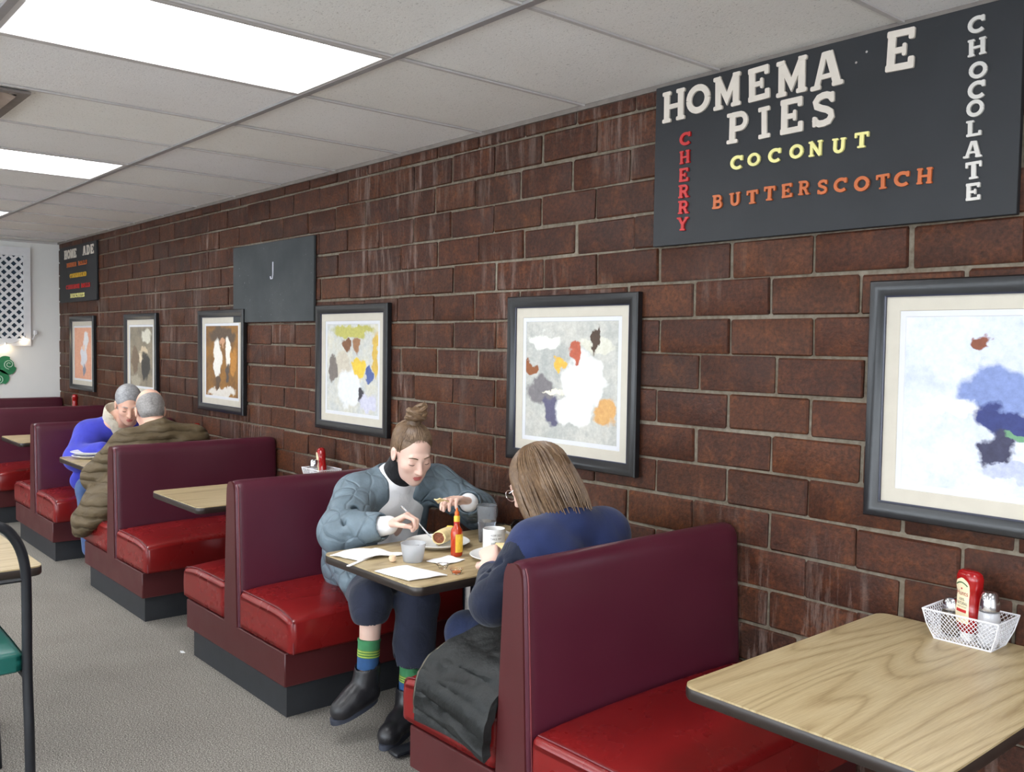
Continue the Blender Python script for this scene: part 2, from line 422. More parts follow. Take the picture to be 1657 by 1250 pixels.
# recessed fluorescent troffers
te = NT('lit_fluorescent_lens'); te.base((.95, .95, .93, 1)); te.set(.5)
te.b.inputs['Emission Color'].default_value = (.965, .985, 1.0, 1); te.b.inputs['Emission Strength'].default_value = TROFFER
LENS = te.m; REFL = pm('troffer_reflector', (232, 234, 238), .45, var=.02)
FLAB = ['large lit ceiling light nearest the camera, above the occupied booth', 'second lit ceiling light along the booth row, over the brown coat', 'small far lit ceiling light near the white end wall']
for i, (fx, fy) in enumerate(FIX):
    lab = FLAB[i] if i < 3 else 'added recessed ceiling light out of view, to brighten the room'
    t = thing('ceiling_light', lab, 'light', (fx+.33, fy+.55, ZC), 0, 'recessed fluorescent ceiling lights')
    hx, hy = .322, .542; ix, iy = .215, .46; zt_ = .085
    m = MB()
    for lo, hi in (((-hx, -hy), (hx, -hy+.022)), ((-hx, hy-.022), (hx, hy)), ((-hx, -hy+.022), (-hx+.022, hy-.022)), ((hx-.022, -hy+.022), (hx, hy-.022))): m.box((lo[0], lo[1], -.005), (hi[0], hi[1], .004))
    m.obj('frame', RAIL, t, False)
    ox, oy = hx-.022, hy-.022
    m = MB(); m.add([(-ox, -oy, 0), (ox, -oy, 0), (ox, oy, 0), (-ox, oy, 0), (-ix, -iy, zt_), (ix, -iy, zt_), (ix, iy, zt_), (-ix, iy, zt_)], [(0, 1, 5, 4), (1, 2, 6, 5), (2, 3, 7, 6), (3, 0, 4, 7)])
    m.obj('reflector', REFL, t, False)
    m = MB(); m.box((-ix, -iy, zt_-.002), (ix, iy, zt_+.004)); m.obj('lens', LENS, t, False)
# ------------------------------------------------------------------ booths
YE = .994
def back_panel():
    """double sided booth back, tapering to the top, cross-section extruded towards the aisle"""
    prof = [(-.081, .27), (-.050, .84), (-.046, .868), (-.036, .888), (-.018, .899), (0, .902), (.018, .899), (.036, .888), (.046, .868), (.050, .84), (.081, .27)]
    return prof
def build_booth(seats=(-1, 1)):
    t = bpy.data.objects.new('booth_bench', None); COL.objects.link(t); t.empty_display_size = .1
    lo = -.503 if -1 in seats else -.085; hi = .503 if 1 in seats else .085
    MB().box((lo+.03, .0, 0), (hi-.03, YE-.024, .136)).obj('kickboard', KICK, t, False)
    MB().rbox((lo, .0, .134), (hi, YE, .272), .004, 1).obj('plinth', SIDEV, t)
    # padded back: smooth pad wrapped over a frame, flat end panel at the aisle
    m = MB(); N = 26
    prof = back_panel()
    st = [(.004, .0), (.004, .0)]
    ys = [.0, .006, .02]+[.02+(YE-.072)*k/N for k in range(1, N)]+[YE-.046, YE-.036, YE-.025, YE-.015, YE-.008, YE-.003, YE]
    vs = []; fs = []
    for y in ys:
        e = min(y, YE-y); s_ = 1.0
        if e < .045: s_ = .74+.26*math.sqrt(max(0, 1-(1-e/.045)**2))
        for (x, z) in prof:
            bul = .010*math.sin(math.pi*min(1, max(0, (z-.27)/.6)))*min(1, e/.08)
            xx = (abs(x)*s_ + (bul if abs(x) > .04 else 0))*(1 if x >= 0 else -1)
            vs.append((xx, y, z-(1-s_)*.05*(1 if z > .8 else 0)))
    n = len(prof)
    for i in range(len(ys)-1):
        for k in range(n-1): fs.append((i*n+k, i*n+k+1, (i+1)*n+k+1, (i+1)*n+k))
        fs.append((i*n+n-1, i*n, (i+1)*n, (i+1)*n+n-1))
    fs.append(tuple(range(n))); fs.append(tuple(reversed(range((len(ys)-1)*n, len(ys)*n))))
    m.add(vs, fs); bo = m.obj('backrest', BACKV, t, True, 50)
    m = MB(); pr = [(x*.80, z-.004 if z > .5 else z) for x, z in prof]
    m.prism(pr, YE-.004, YE+.004, lambda u, v, d: (u, d, v)); m.obj('end_panel', SIDEV, bo, True, 30)
    for s_ in (-1, 1):
        if s_ not in seats: continue
        pts = [(s_*(abs(x)*.905+.004), YE-.012, z) for x, z in prof if (x*s_ > .03)]
        MB().tube(pts, .0028, 6).obj('seam', SEAM, bo)
    def seat_fn(sgn):
        def fn(c):
            x, y, z = c
            u = (abs(x)-.085)/.465; v = y/YE
            top = max(0, (z-.29)/.15)
            z2 = z+top*(.030*math.sin(math.pi*min(1, max(0, u*.55+.30)))*math.sin(math.pi*min(1, max(0, v)))**.45 - .012*max(0, u-.75)/.25)
            # pucker at the front aisle corner
            if v > .8 and u > .7: z2 -= top*.010*((v-.8)/.2)*((u-.7)/.3)
            front = max(0, (u-.86)/.14)
            x2 = x+sgn*.010*front*math.sin(math.pi*min(1, max(0, (z-.27)/.16)))
            return (x2, y, z2)
        return fn
    for s_ in seats:
        a, b = (.075, .55) if s_ > 0 else (-.55, -.075)
        so = MB().rbox((a, .004, .268), (b, YE+.002, .430), .028, 4, cuts=9, fn=seat_fn(s_)).obj('seat_cushion', SEATV, t, True, 60)
        f = seat_fn(s_); pts = []
        for k in range(15):
            x = s_*(.10+.43*k/14); q = f(Vector((x, YE-.016, .430))); pts.append((q[0], YE-.012, q[2]+.0005))
        q = f(Vector((s_*.55, YE-.01, .40))); pts.append((q[0]-s_*.008, YE-.012, .405)); pts.append((q[0]-s_*.002, YE-.012, .28))
        MB().tube(pts, .0028, 6).obj('seam', SEAM, so)
    return t
B0 = build_booth()
BX = [1.925, 3.80, 5.415, 7.13, 8.75]
BLAB = ['nearest double red booth bench, its tall burgundy back in the foreground', 'double red booth bench behind the woman in the grey quilted jacket',
        'double red booth bench behind the man in the brown coat', 'double red booth bench behind the man in the blue jacket', 'farthest double red booth bench before the white end wall']
BOOTH = []
for i, x in enumerate(BX):
    o = B0 if i == 0 else copy_tree(B0)
    o.location = (x, .006, 0); tag(o, BLAB[i], 'bench', 'red vinyl booth benches'); BOOTH.append(o)
e = build_booth((-1,)); e.location = (XF-.09, .006, 0); tag(e, 'single red booth bench with its back against the white end wall', 'bench')
# its burgundy back board running on along the end wall
wb = struct(MB().rbox((XF-.03, 1.02, 0), (XF-.002, 4.2, .905), .006, 1).obj('trim_3', BACKV)); tag(wb, 'burgundy padded board along the foot of the white end wall')
# ------------------------------------------------------------------ booth tables
def table_top(w, d, h):
    """rounded slab: wood face with a dark rubber edge"""
    def poly(ins, r):
        p = []
        for cx, cy_, a0 in ((w/2-ins-r, d/2-ins-r, 0), (-w/2+ins+r, d/2-ins-r, 90), (-w/2+ins+r, -d/2+ins+r, 180), (w/2-ins-r, -d/2+ins+r, 270)):
            for k in range(6):
                a = math.radians(a0+18*k); p.append((cx+r*math.cos(a), cy_+r*math.sin(a)))
        return p
    top = MB().prism(poly(.002, .036), h-.006, h, lambda u, v, z: (u, v, z))
    edge = MB()
    A = [poly(i, max(.02, .038-i)) for i in (.004, 0, 0, .004)]; zz = [h-.034, h-.028, h-.008, h-.0015]
    n = len(A[0]); vs = []; fs = []
    for P, z in zip(A, zz): vs += [(u, v, z) for u, v in P]
    for i in range(3):
        for k in range(n): fs.append((i*n+k, i*n+(k+1) % n, (i+1)*n+(k+1) % n, (i+1)*n+k))
    fs.append(tuple(reversed(range(n)))); fs.append(tuple(range(3*n, 4*n)))
    edge.add(vs, fs)
    return top, edge
TZ = .713
def build_table(w, d, pole=True):
    t = bpy.data.objects.new('booth_table', None); COL.objects.link(t); t.empty_display_size = .1
    a, b = table_top(w, d, TZ)
    to = a.obj('table_top', WOOD, t, True, 30); b.obj('edge_band', DARKEDGE, to, True, 50)
    MB().lathe([(.036, .03), (.036, TZ-.05), (.036, TZ-.034)], (0, 0, 0), 20).obj('pedestal_pole', CHROME, t)
    MB().lathe([(.11, TZ-.046), (.11, TZ-.036)], (0, 0, 0), 20).obj('mounting_plate', BLACKM, t)
    for k in range(4):
        ang = 90*k; L = .36 if k % 2 else .25
        m = MB().rbox((.0, -.032, .004), (L, .032, .042), .012, 2, M=R3('Z', ang), fn=lambda c: (c[0], c[1], c[2] if c[2] < .02 else c[2]-.014*max(0, c[0])/.3))
        m.obj('foot', BLACKM, t)
    return t
TX = [1.05, 2.756, 4.56, 6.30, 7.95]
TLAB = ['nearest wood grain booth table with one wire condiment basket', 'booth table where the two women are eating', 'empty booth table between the woman and the man in brown',
        'booth table between the two men, with stacked white plates', 'farthest booth table, beyond the man in the blue jacket']
T0 = build_table(.62, .955)
for i, x in enumerate(TX):
    o = T0 if i == 0 else copy_tree(T0)
    o.location = (x, .0125+.4775, 0); tag(o, TLAB[i], 'table', 'wood laminate booth tables')
# ------------------------------------------------------------------ aisle table with green chairs
t = thing('dining_table', 'wood laminate table at the left edge with a black rubber rim', 'table', (3.93, 2.32, 0))
a, b = table_top(.90, .99, TZ); to = a.obj('table_top', WOOD, t, True, 30); b.obj('edge_band', DARKEDGE, to, True, 50)
MB().lathe([(.036, .03), (.036, TZ-.034)], (0, 0, 0), 20).obj('pedestal_pole', BLACKM, t)
for k in range(4):
    MB().rbox((0, -.03, .004), (.40, .03, .045), .012, 2, M=R3('Z', 90*k), fn=lambda c: (c[0], c[1], c[2])).obj('foot', BLACKM, t)
GREENV = m_vinyl('green_vinyl', (18, 92, 84), .35)
def build_chair():
    t = bpy.data.objects.new('dining_chair', None); COL.objects.link(t)
    # local: back at x=0, seat towards +x
    pts = []
    for s_, in ((1,),):
        pass
    hoop = [(-.03, .205, 0), (-.02, .205, .25), (0, .205, .46), (0, .205, .70), (-.005, .198, .81), (-.008, .170, .89), (-.01, .12, .935), (-.01, 0, .95), (-.01, -.12, .935), (-.008, -.170, .89), (-.005, -.198, .81), (0, -.205, .70), (0, -.205, .46), (-.02, -.205, .25), (-.03, -.205, 0)]
    # smooth the hoop
    P = [Vector(p) for p in hoop]; S_ = []
    for i in range(len(P)-1):
        p0, p1, p2, p3 = P[max(i-1, 0)], P[i], P[i+1], P[min(i+2, len(P)-1)]
        for k in range(4):
            u = k/4; S_.append(.5*((2*p1)+(-p0+p2)*u+(2*p0-5*p1+4*p2-p3)*u*u+(-p0+3*p1-3*p2+p3)*u**3))
    S_.append(P[-1]); MB().tube(S_, .0155, 10).obj('back_hoop', BLACKM, t)
    MB().tube([(0, -.20, .755), (0, .20, .755)], .007, 8).obj('back_rail', BLACKM, t)
    MB().rbox((.01, -.20, .455), (.42, .20, .52), .025, 4, cuts=5, fn=lambda c: (c[0], c[1]*(1+.06*(c[0]/.42)), c[2]+(.012*math.cos(c[1]*6)*math.cos((c[0]-.2)*6) if c[2] > .48 else 0))).obj('seat', GREENV, t, True, 60)
    MB().tube([(.0, .20, .448), (.40, .205, .448), (.415, .17, .448), (.415, -.17, .448), (.40, -.205, .448), (0, -.20, .448)], .010, 8).obj('seat_frame', BLACKM, t)
    for s_ in (-1, 1): MB().tube([(.385, s_*.185, .425), (.40, s_*.195, .2), (.415, s_*.205, 0)], .0125, 8).obj('leg', BLACKM, t)
    return t
c0 = build_chair(); c0.location = (3.14, 2.165, 0); tag(c0, 'nearest green vinyl chair with black hoop back, at the left edge', 'chair', 'green hoop back chairs')
c1 = copy_tree(c0); c1.location = (4.62, 2.26, 0); c1.rotation_euler = (0, 0, math.pi); tag(c1, 'green vinyl chair tucked under the far side of the left table', 'chair', 'green hoop back chairs')
# ------------------------------------------------------------------ framed prints
def print_mat(name, bg, bg2, blobs, seed):
    """soft abstract painterly patches of colour (u to the viewer's right, v up, both -1..1)"""
    t = NT(name); co = t.coord('Generated')
    sx = t.n('ShaderNodeSeparateXYZ'); t.l(co, sx.inputs[0])
    wob = t.n('ShaderNodeTexNoise'); wob.inputs['Scale'].default_value = 7; wob.inputs['Detail'].default_value = 4
    mp = t.n('ShaderNodeMapping'); mp.inputs['Location'].default_value = (seed*3.1, seed*1.7, seed); t.l(co, mp.inputs[0]); t.l(mp.outputs[0], wob.inputs['Vector'])
    sc = t.n('ShaderNodeSeparateColor'); t.l(wob.outputs['Color'], sc.inputs[0])
    u = t.math('ADD', t.math('MULTIPLY_ADD', sx.outputs[0], -2.0, 1.0), t.math('MULTIPLY_ADD', sc.outputs[0], .5, -.25))
    v = t.math('ADD', t.math('MULTIPLY_ADD', sx.outputs[2], 2.0, -1.0), t.math('MULTIPLY_ADD', sc.outputs[1], .5, -.25))
    n = t.noise(mp.outputs[0], 4, 5, .65)
    c = t.ramp(n, [(.35, lin(bg)), (.65, lin(bg2))])
    for (cx, cy_, rx, ry, col) in blobs:
        a = t.math('MULTIPLY', t.math('SUBTRACT', u, cx), 1/rx); b = t.math('MULTIPLY', t.math('SUBTRACT', v, cy_), 1/ry)
        d = t.math('SQRT', t.math('ADD', t.math('MULTIPLY', a, a), t.math('MULTIPLY', b, b)))
        c = t.mix(t.ramp(d, [(.78, (1, 1, 1)), (1.0, (0, 0, 0))]), c, lin(col))
    f = t.noise(mp.outputs[0], 26, 4, .7)
    c = t.mix(.35, c, t.ramp(f, [(.3, (.3, .3, .3)), (.7, (.72, .72, .72))]), 'OVERLAY')
    t.base(c); t.set(.5, 0, .3); return t.m
PRN = [
 print_mat('pale_blue_abstract_print', (214, 219, 232), (192, 199, 218), [(-.45,-.1,.5,.10,(232,234,240)),(.0,.18,.42,.34,(122,138,186)),(.05,-.2,.34,.2,(52,60,112)),(-.02,-.5,.2,.26,(60,60,84)),(-.62,.55,.22,.26,(206,212,220)),(-.2,.68,.12,.1,(128,74,54)),(.62,.7,.4,.2,(52,56,72)),(.75,.3,.2,.26,(232,226,196)),(.2,-.32,.2,.06,(106,150,116)),(.85,-.6,.25,.18,(178,42,42)),(.3,-.75,.5,.08,(176,182,206))], 1),
 print_mat('cream_kitchen_abstract_print', (196, 194, 186), (168, 170, 166), [(-.55,.65,.4,.14,(222,224,214)),(.6,.6,.4,.16,(206,204,190)),(-.6,-.2,.34,.3,(120,116,118)),(-.35,-.55,.24,.28,(92,90,112)),(.28,.0,.48,.52,(238,238,236)),(.1,-.5,.42,.3,(232,232,228)),(.15,.5,.16,.14,(176,92,70)),(-.2,.3,.12,.12,(214,172,76)),(.75,-.5,.24,.28,(204,158,100)),(-.85,.2,.12,.12,(136,84,52)),(.55,.72,.06,.3,(78,62,52)),(-.3,-.18,.2,.07,(230,224,204))], 2),
 print_mat('yellow_accent_abstract_print', (206, 202, 186), (186, 190, 190), [(0,.85,.9,.14,(178,174,96)),(-.35,.05,.34,.36,(196,188,172)),(-.1,-.45,.55,.45,(220,222,224)),(.28,.05,.28,.28,(222,190,72)),(.65,-.1,.16,.16,(84,100,150)),(-.2,.55,.16,.18,(122,84,60)),(.2,.55,.2,.2,(150,110,80)),(.35,-.62,.16,.26,(62,60,66)),(-.75,.0,.2,.3,(120,112,106)),(.9,.3,.12,.6,(206,172,84)),(.6,-.75,.4,.2,(196,196,212))], 3),
 print_mat('amber_brown_abstract_print', (152, 108, 52), (112, 82, 54), [(0,.72,.9,.26,(92,76,62)),(-.25,.05,.26,.62,(226,222,214)),(.4,.25,.2,.45,(230,224,212)),(.35,-.35,.14,.3,(84,76,72)),(-.2,-.62,.16,.2,(90,72,58)),(.7,.0,.22,.4,(176,122,56)),(0,-.88,.95,.14,(214,208,198)),(.05,.6,.2,.14,(196,150,116))], 4),
 print_mat('sepia_grey_abstract_print', (150, 138, 118), (118, 112, 100), [(.45,.72,.5,.24,(204,200,184)),(.3,.1,.3,.26,(196,178,150)),(.35,-.35,.42,.5,(62,60,58)),(-.55,-.1,.3,.5,(112,96,80)),(-.1,.0,.16,.2,(214,198,172)),(-.5,-.8,.5,.2,(160,152,136))], 5),
 print_mat('peach_abstract_print', (226, 168, 140), (216, 156, 128), [(.35,.5,.32,.4,(222,220,222)),(.1,-.1,.42,.5,(214,214,222)),(.15,-.65,.16,.26,(128,132,150)),(.1,.2,.2,.14,(232,196,172))], 6),
]
PX0 = [(.656, 1.416), (2.345, 3.105), (4.07, 4.83), (5.81, 6.57), (7.42, 8.18), (9.03, 9.79)]
PLAB = ['black framed pale blue print at the right edge of the brick wall', 'black framed cream and white print above the two women', 'black framed print with a yellow patch, just past the women',
        'black framed amber brown print on the brick wall', 'black framed sepia grey print right behind the two men', 'black framed peach print farthest along the brick wall']
def ring(mb, w, h, prof):
    """sweep profile [(inset, depth)] round a w x h rectangle in the XZ plane with mitred corners"""
    cs = [(-1, -1), (1, -1), (1, 1), (-1, 1)]; n = len(prof); vs = []; fs = []
    for sx_, sz_ in cs:
        for ins, d in prof: vs.append((sx_*(w/2-ins), d, sz_*(h/2-ins)))
    for i in range(4):
        j = (i+1) % 4
        for k in range(n-1): fs.append((i*n+k, j*n+k, j*n+k+1, i*n+k+1))
    return mb.add(vs, fs)
for i, (a, b) in enumerate(PX0):
    w, h = b-a, .712
    t = thing('framed_picture', PLAB[i], 'picture', ((a+b)/2, .004, 1.361), 0, 'framed prints on the brick wall')
    m = MB(); ring(m, w, h, [(0, 0), (0, .024), (.004, .030), (.016, .033), (.030, .029), (.042, .022), (.046, .021)]); m.obj('frame', FRAME, t, True, 30)
    m = MB(); ring(m, w, h, [(.044, .0215), (.050, .020), (.050, .012)]); m.obj('frame_lip', FRAME_IN, t, False)
    m = MB(); ring(m, w-.096, h-.096, [(0, .004), (0, .0135), (.042, .0135), (.044, .0115)]); m.obj('mat_board', MAT_BOARD, t, False)
    m = MB(); ring(m, w-.184, h-.184, [(0, .004), (0, .0112), (.016, .0112), (.018, .010)]); m.obj('mat_border', MAT_INNER, t, False)
    MB().box((-(w-.216)/2, .002, -(h-.216)/2), ((w-.216)/2, .0095, (h-.216)/2)).obj('print', PRN[i], t, False)
    MB().box((-w/2+.01, 0, -h/2+.01), (w/2-.01, .003, h/2-.01)).obj('backing', FRAME, t, False)
# ------------------------------------------------------------------ slab letters
def band(pts, w):
    P = [np.array(p, float) for p in pts]; L = []; R_ = []
    for i in range(len(P)):
        d = P[min(i+1, len(P)-1)]-P[max(i-1, 0)]; d /= np.linalg.norm(d)+1e-9; nn = np.array([-d[1], d[0]])
        k = 1.0
        if 0 < i < len(P)-1:
            d1 = P[i]-P[i-1]; d1 /= np.linalg.norm(d1); k = 1/max(.5, abs(np.dot(nn, [-d1[1], d1[0]])))
        L.append(tuple(P[i]+nn*w/2*k)); R_.append(tuple(P[i]-nn*w/2*k))
    return L+R_[::-1]
def arc(cx, cy_, rx, ry, a0, a1, n=12):
    return [(cx+rx*math.cos(math.radians(a0+(a1-a0)*k/n)), cy_+ry*math.sin(math.radians(a0+(a1-a0)*k/n))) for k in range(n+1)]
def rrect(x0, y0, x1, y1, r=.045):
    r = min(r, (x1-x0)/2.01, (y1-y0)/2.01); p = []
    for cx, cy_, a in ((x1-r, y1-r, 0), (x0+r, y1-r, 90), (x0+r, y0+r, 180), (x1-r, y0+r, 270)):
        p += arc(cx, cy_, r, r, a, a+90, 3)
    return p
def sf(x, y, hl=.18): return rrect(x-hl, y, x+hl, y+.13)
def stem(x, w=.23, a=0, b=1): return [(x-w/2, a), (x+w/2, a), (x+w/2, b), (x-w/2, b)]
SB, ST = 0, .87
GL = {
 'H': [stem(.2), stem(.8), [(.2,.42),(.8,.42),(.8,.57),(.2,.57)], sf(.2,SB), sf(.2,ST), sf(.8,SB), sf(.8,ST)],
 'O': [band(arc(.5,.5,.39,.39,0,180), .22), band(arc(.5,.5,.39,.39,180,360), .22)],
 'M': [stem(.17,.2), stem(.83,.22), band([(.15,.97),(.5,.28),(.85,.97)], .2), sf(.17,SB,.17), sf(.83,SB,.17), sf(.13,ST,.13), sf(.87,ST,.13)],
 'E': [stem(.25,.24), rrect(.1,0,.92,.17), rrect(.1,.83,.9,1), rrect(.25,.42,.68,.57), rrect(.77,0,.95,.30), rrect(.75,.72,.92,1), rrect(.58,.34,.70,.65)],
 'A': [band([(.18,.04),(.44,.97)], .17), band([(.56,.97),(.82,.04)], .24), rrect(.36,.84,.64,1), rrect(.28,.26,.72,.39), sf(.16,SB,.16), sf(.83,SB,.17)],
 'P': [stem(.27,.24), band([(.25,.92),(.55,.92)]+arc(.58,.69,.23,.23,80,-80,8)+[(.55,.46),(.25,.46)], .18), sf(.27,SB,.22), sf(.2,ST,.16)],
 'I': [stem(.5,.34), rrect(.12,0,.88,.14), rrect(.12,.86,.88,1)],
 'S': [band([(.82,.76),(.76,.86),(.63,.91),(.48,.91),(.32,.87),(.22,.76),(.26,.63),(.42,.55),(.62,.48),(.77,.38),(.79,.25),(.69,.13),(.5,.09),(.34,.1),(.22,.17),(.17,.27)], .2), rrect(.76,.66,.9,.97), rrect(.1,.03,.24,.34)],
 'C': [band(arc(.52,.5,.40,.39,45,315,18), .22), rrect(.72,.62,.9,.98)],
 'N': [stem(.2,.19), stem(.82,.19), band([(.16,.98),(.84,.02)], .22), sf(.2,SB,.18), sf(.15,ST,.15), sf(.82,ST,.17)],
 'U': [band([(.24,.95),(.24,.4)]+arc(.5,.36,.26,.27,180,360,8)+[(.76,.4),(.76,.95)], .21), sf(.24,ST,.2), sf(.77,ST,.18)],
 'T': [stem(.5,.26), rrect(.06,.83,.94,1), rrect(.04,.66,.18,1), rrect(.82,.66,.96,1), sf(.5,SB,.25)],
 'B': [stem(.24,.24), band([(.2,.92),(.52,.92)]+arc(.55,.73,.19,.19,80,-80,7)+[(.52,.54),(.25,.54)], .17), band([(.25,.5),(.56,.5)]+arc(.6,.29,.21,.21,80,-80,7)+[(.56,.08),(.2,.08)], .17), rrect(.05,.86,.4,1), rrect(.05,0,.4,.14)],
 'R': [stem(.25,.23), band([(.2,.92),(.54,.92)]+arc(.56,.71,.2,.21,80,-80,7)+[(.54,.5),(.25,.5)], .18), band([(.5,.48),(.66,.32),(.76,.07)], .2), sf(.25,SB,.2), rrect(.05,.86,.4,1), rrect(.68,0,.97,.13)],
 'L': [stem(.3,.24), rrect(.1,0,.9,.17), rrect(.77,0,.93,.32), sf(.3,ST,.22)],
 'D': [stem(.24,.23), band([(.2,.92),(.48,.92)]+arc(.5,.5,.36,.42,82,-82,10)+[(.48,.08),(.2,.08)], .19), rrect(.05,.86,.4,1), rrect(.05,0,.4,.14)],
 'Y': [band([(.17,.96),(.5,.45)], .2), band([(.83,.96),(.5,.45)], .18), stem(.5,.23,0,.5), sf(.5,SB,.22), sf(.17,ST,.17), sf(.83,ST,.15)],
}
def letter(mb, ch, xc, w, z0, h, y0, th, tilt=0):
    """viewer's right is -x"""
    for k_, poly in enumerate(GL[ch]):
        mb.prism(poly, y0, y0+th+.0002*k_, lambda u, v, d: (xc-((u-.5)*w*math.cos(tilt)-(v-.5)*h*math.sin(tilt)), d, z0+h/2+((v-.5)*h*math.cos(tilt)+(u-.5)*w*math.sin(tilt))))
    return mb
LW = pm('ivory_letter', (216, 206, 194), .5, var=.04); LR = pm('red_letter', (186, 34, 34), .5, var=.05); LY = pm('pale_yellow_letter', (236, 228, 150), .5, var=.04)
LO = pm('rust_orange_letter', (188, 96, 44), .5, var=.06); LG = pm('grey_white_letter', (204, 200, 194), .5, var=.04); LGOLD = pm('gold_letter', (206, 160, 40), .5); 
sgx, sgz = 1.645, 2.172
sg = thing('pie_sign', 'black pie flavour sign with raised letters under the ceiling', 'sign', (sgx, .004, sgz))
MB().rbox((-.637, .0, -.292), (.637, .020, .292), .002, 1).obj('board', SLATE, sg)
rows = [(LW, [('H',2.192,.107,2.328,.112),('O',2.082,.104,2.337,.102),('M',1.959,.112,2.333,.114),('E',1.833,.098,2.335,.112),('M',1.707,.112,2.33,.116),('A',1.582,.113,2.327,.114),('E',1.347,.102,2.332,.118),('P',1.91,.099,2.208,.104),('I',1.806,.058,2.206,.104),('E',1.705,.098,2.206,.113),('S',1.59,.094,2.209,.106)]),
 (LY, [('C',1.91,.056,2.117,.048),('O',1.843,.05,2.12,.044),('C',1.761,.053,2.12,.047),('O',1.682,.05,2.122,.046),('N',1.613,.049,2.12,.048),('U',1.533,.051,2.118,.046),('T',1.458,.05,2.123,.047)]),
 (LO, [('B',1.987,.048,1.992,.048),('U',1.915,.049,1.995,.045),('T',1.845,.048,1.994,.046),('T',1.778,.047,1.998,.047),('E',1.713,.045,2.0,.046),('R',1.65,.044,2.002,.045),('S',1.585,.041,1.997,.045),('C',1.522,.049,1.996,.045),('O',1.453,.05,1.991,.046),('T',1.386,.045,1.99,.044),('C',1.326,.051,1.99,.045),('H',1.26,.047,1.99,.046)]),
 (LG, [('C',1.128,.051,2.387,.047),('H',1.126,.051,2.325,.047),('O',1.121,.049,2.262,.046),('C',1.121,.052,2.206,.05),('O',1.125,.047,2.158,.047),('L',1.127,.048,2.105,.044),('A',1.127,.05,2.046,.046),('T',1.123,.047,1.987,.048),('E',1.123,.046,1.928,.048)]),
 (LR, [('C',2.134,.055,2.233,.047),('H',2.136,.047,2.168,.047),('E',2.139,.049,2.104,.049),('R',2.137,.052,2.046,.047),('R',2.137,.052,1.989,.047),('Y',2.139,.053,1.929,.048)])]
rl = random.Random(5)
for mt, L in rows:
    for ch, x, w, z, h in L:
        letter(MB(), ch, x-sgx, w, z-sgz, h, .020, .007, rl.uniform(-.04, .04)).obj('letter', mt, sg, False)
for x, z in ((1.485, 2.385), (1.452, 2.41)): MB().lathe([(.004, 0), (.004, .003)], (0, 0, 0), 8, M=Matrix.Translation((x-sgx, .02, z-sgz)) @ R3('X', -90)).obj('screw', CHROME, sg)
s2x, s2z = 9.545, 2.135
s2 = thing('bread_sign', 'small black bread menu sign in the far corner', 'sign', (s2x, .004, s2z))
MB().rbox((-.60, 0, -.275), (.60, .018, .275), .002, 1).obj('board', SLATE, s2)
def word(txt, xl, xr, z0, h, mt, single=True):
    n = len(txt); p = (xl-xr)/n; g = MB()
    for k, ch in enumerate(txt):
        if ch == ' ': continue
        q = MB() if single else g
        letter(q, ch, xl-p*(k+.5)-s2x, p*.86, z0-s2z, h, .018, .006)
        if single: q.obj('letter', mt, s2, False)
    if not single: g.obj('lettering', mt, s2, False)
word('HOME', 9.969, 9.55, 2.288, .088, LW, True); word('ADE', 9.36, 9.0, 2.292, .088, LW, True)
word('DINNER ROLLS', 9.886, 9.218, 2.204, .042, LO); word('CORNBREAD', 9.782, 9.24, 2.095, .042, LGOLD); word('CINNAMON ROLLS', 9.913, 9.128, 1.988, .042, LR); word('BISCUITS', 9.767, 9.302, 1.9, .042, LY)
# chalk board
t = NT('dusty_chalkboard'); co = t.coord(); a = t.noise(co, 3, 4); b = t.noise(t.coord('Object', (60, 1, 40)), 1, 2, .7); z_ = t.noise(co, 4.2, 1)
c = t.ramp(a, [(.3, lin((56, 60, 62))), (.7, lin((74, 77, 78)))])
c = t.mix(t.math('MULTIPLY', t.ramp(b, [(.66, (0,0,0)), (.72, (.7,.7,.7))]), t.ramp(z_, [(.5, (0,0,0)), (.6, (1,1,1))])), c, lin((160, 162, 166)))
t.base(c); t.set(.8, 0, .25)
cb_ = thing('chalkboard', 'dusty grey chalkboard on the brick wall with faint rubbed out writing', 'chalkboard', (5.432, .004, 1.88))
MB().rbox((-.557, 0, -.252), (.557, .015, .252), .002, 1).obj('board', t.m, cb_)
CHALK = pm('chalk', (206, 206, 216), .95)
m = MB(); m.tube([(-.035, .0155, .125), (-.035, .0155, .045), (-.028, .0155, .022), (-.006, .0155, .02), (.0, .0155, .035)], .0045, 5); m.obj('chalk_mark', CHALK, cb_)
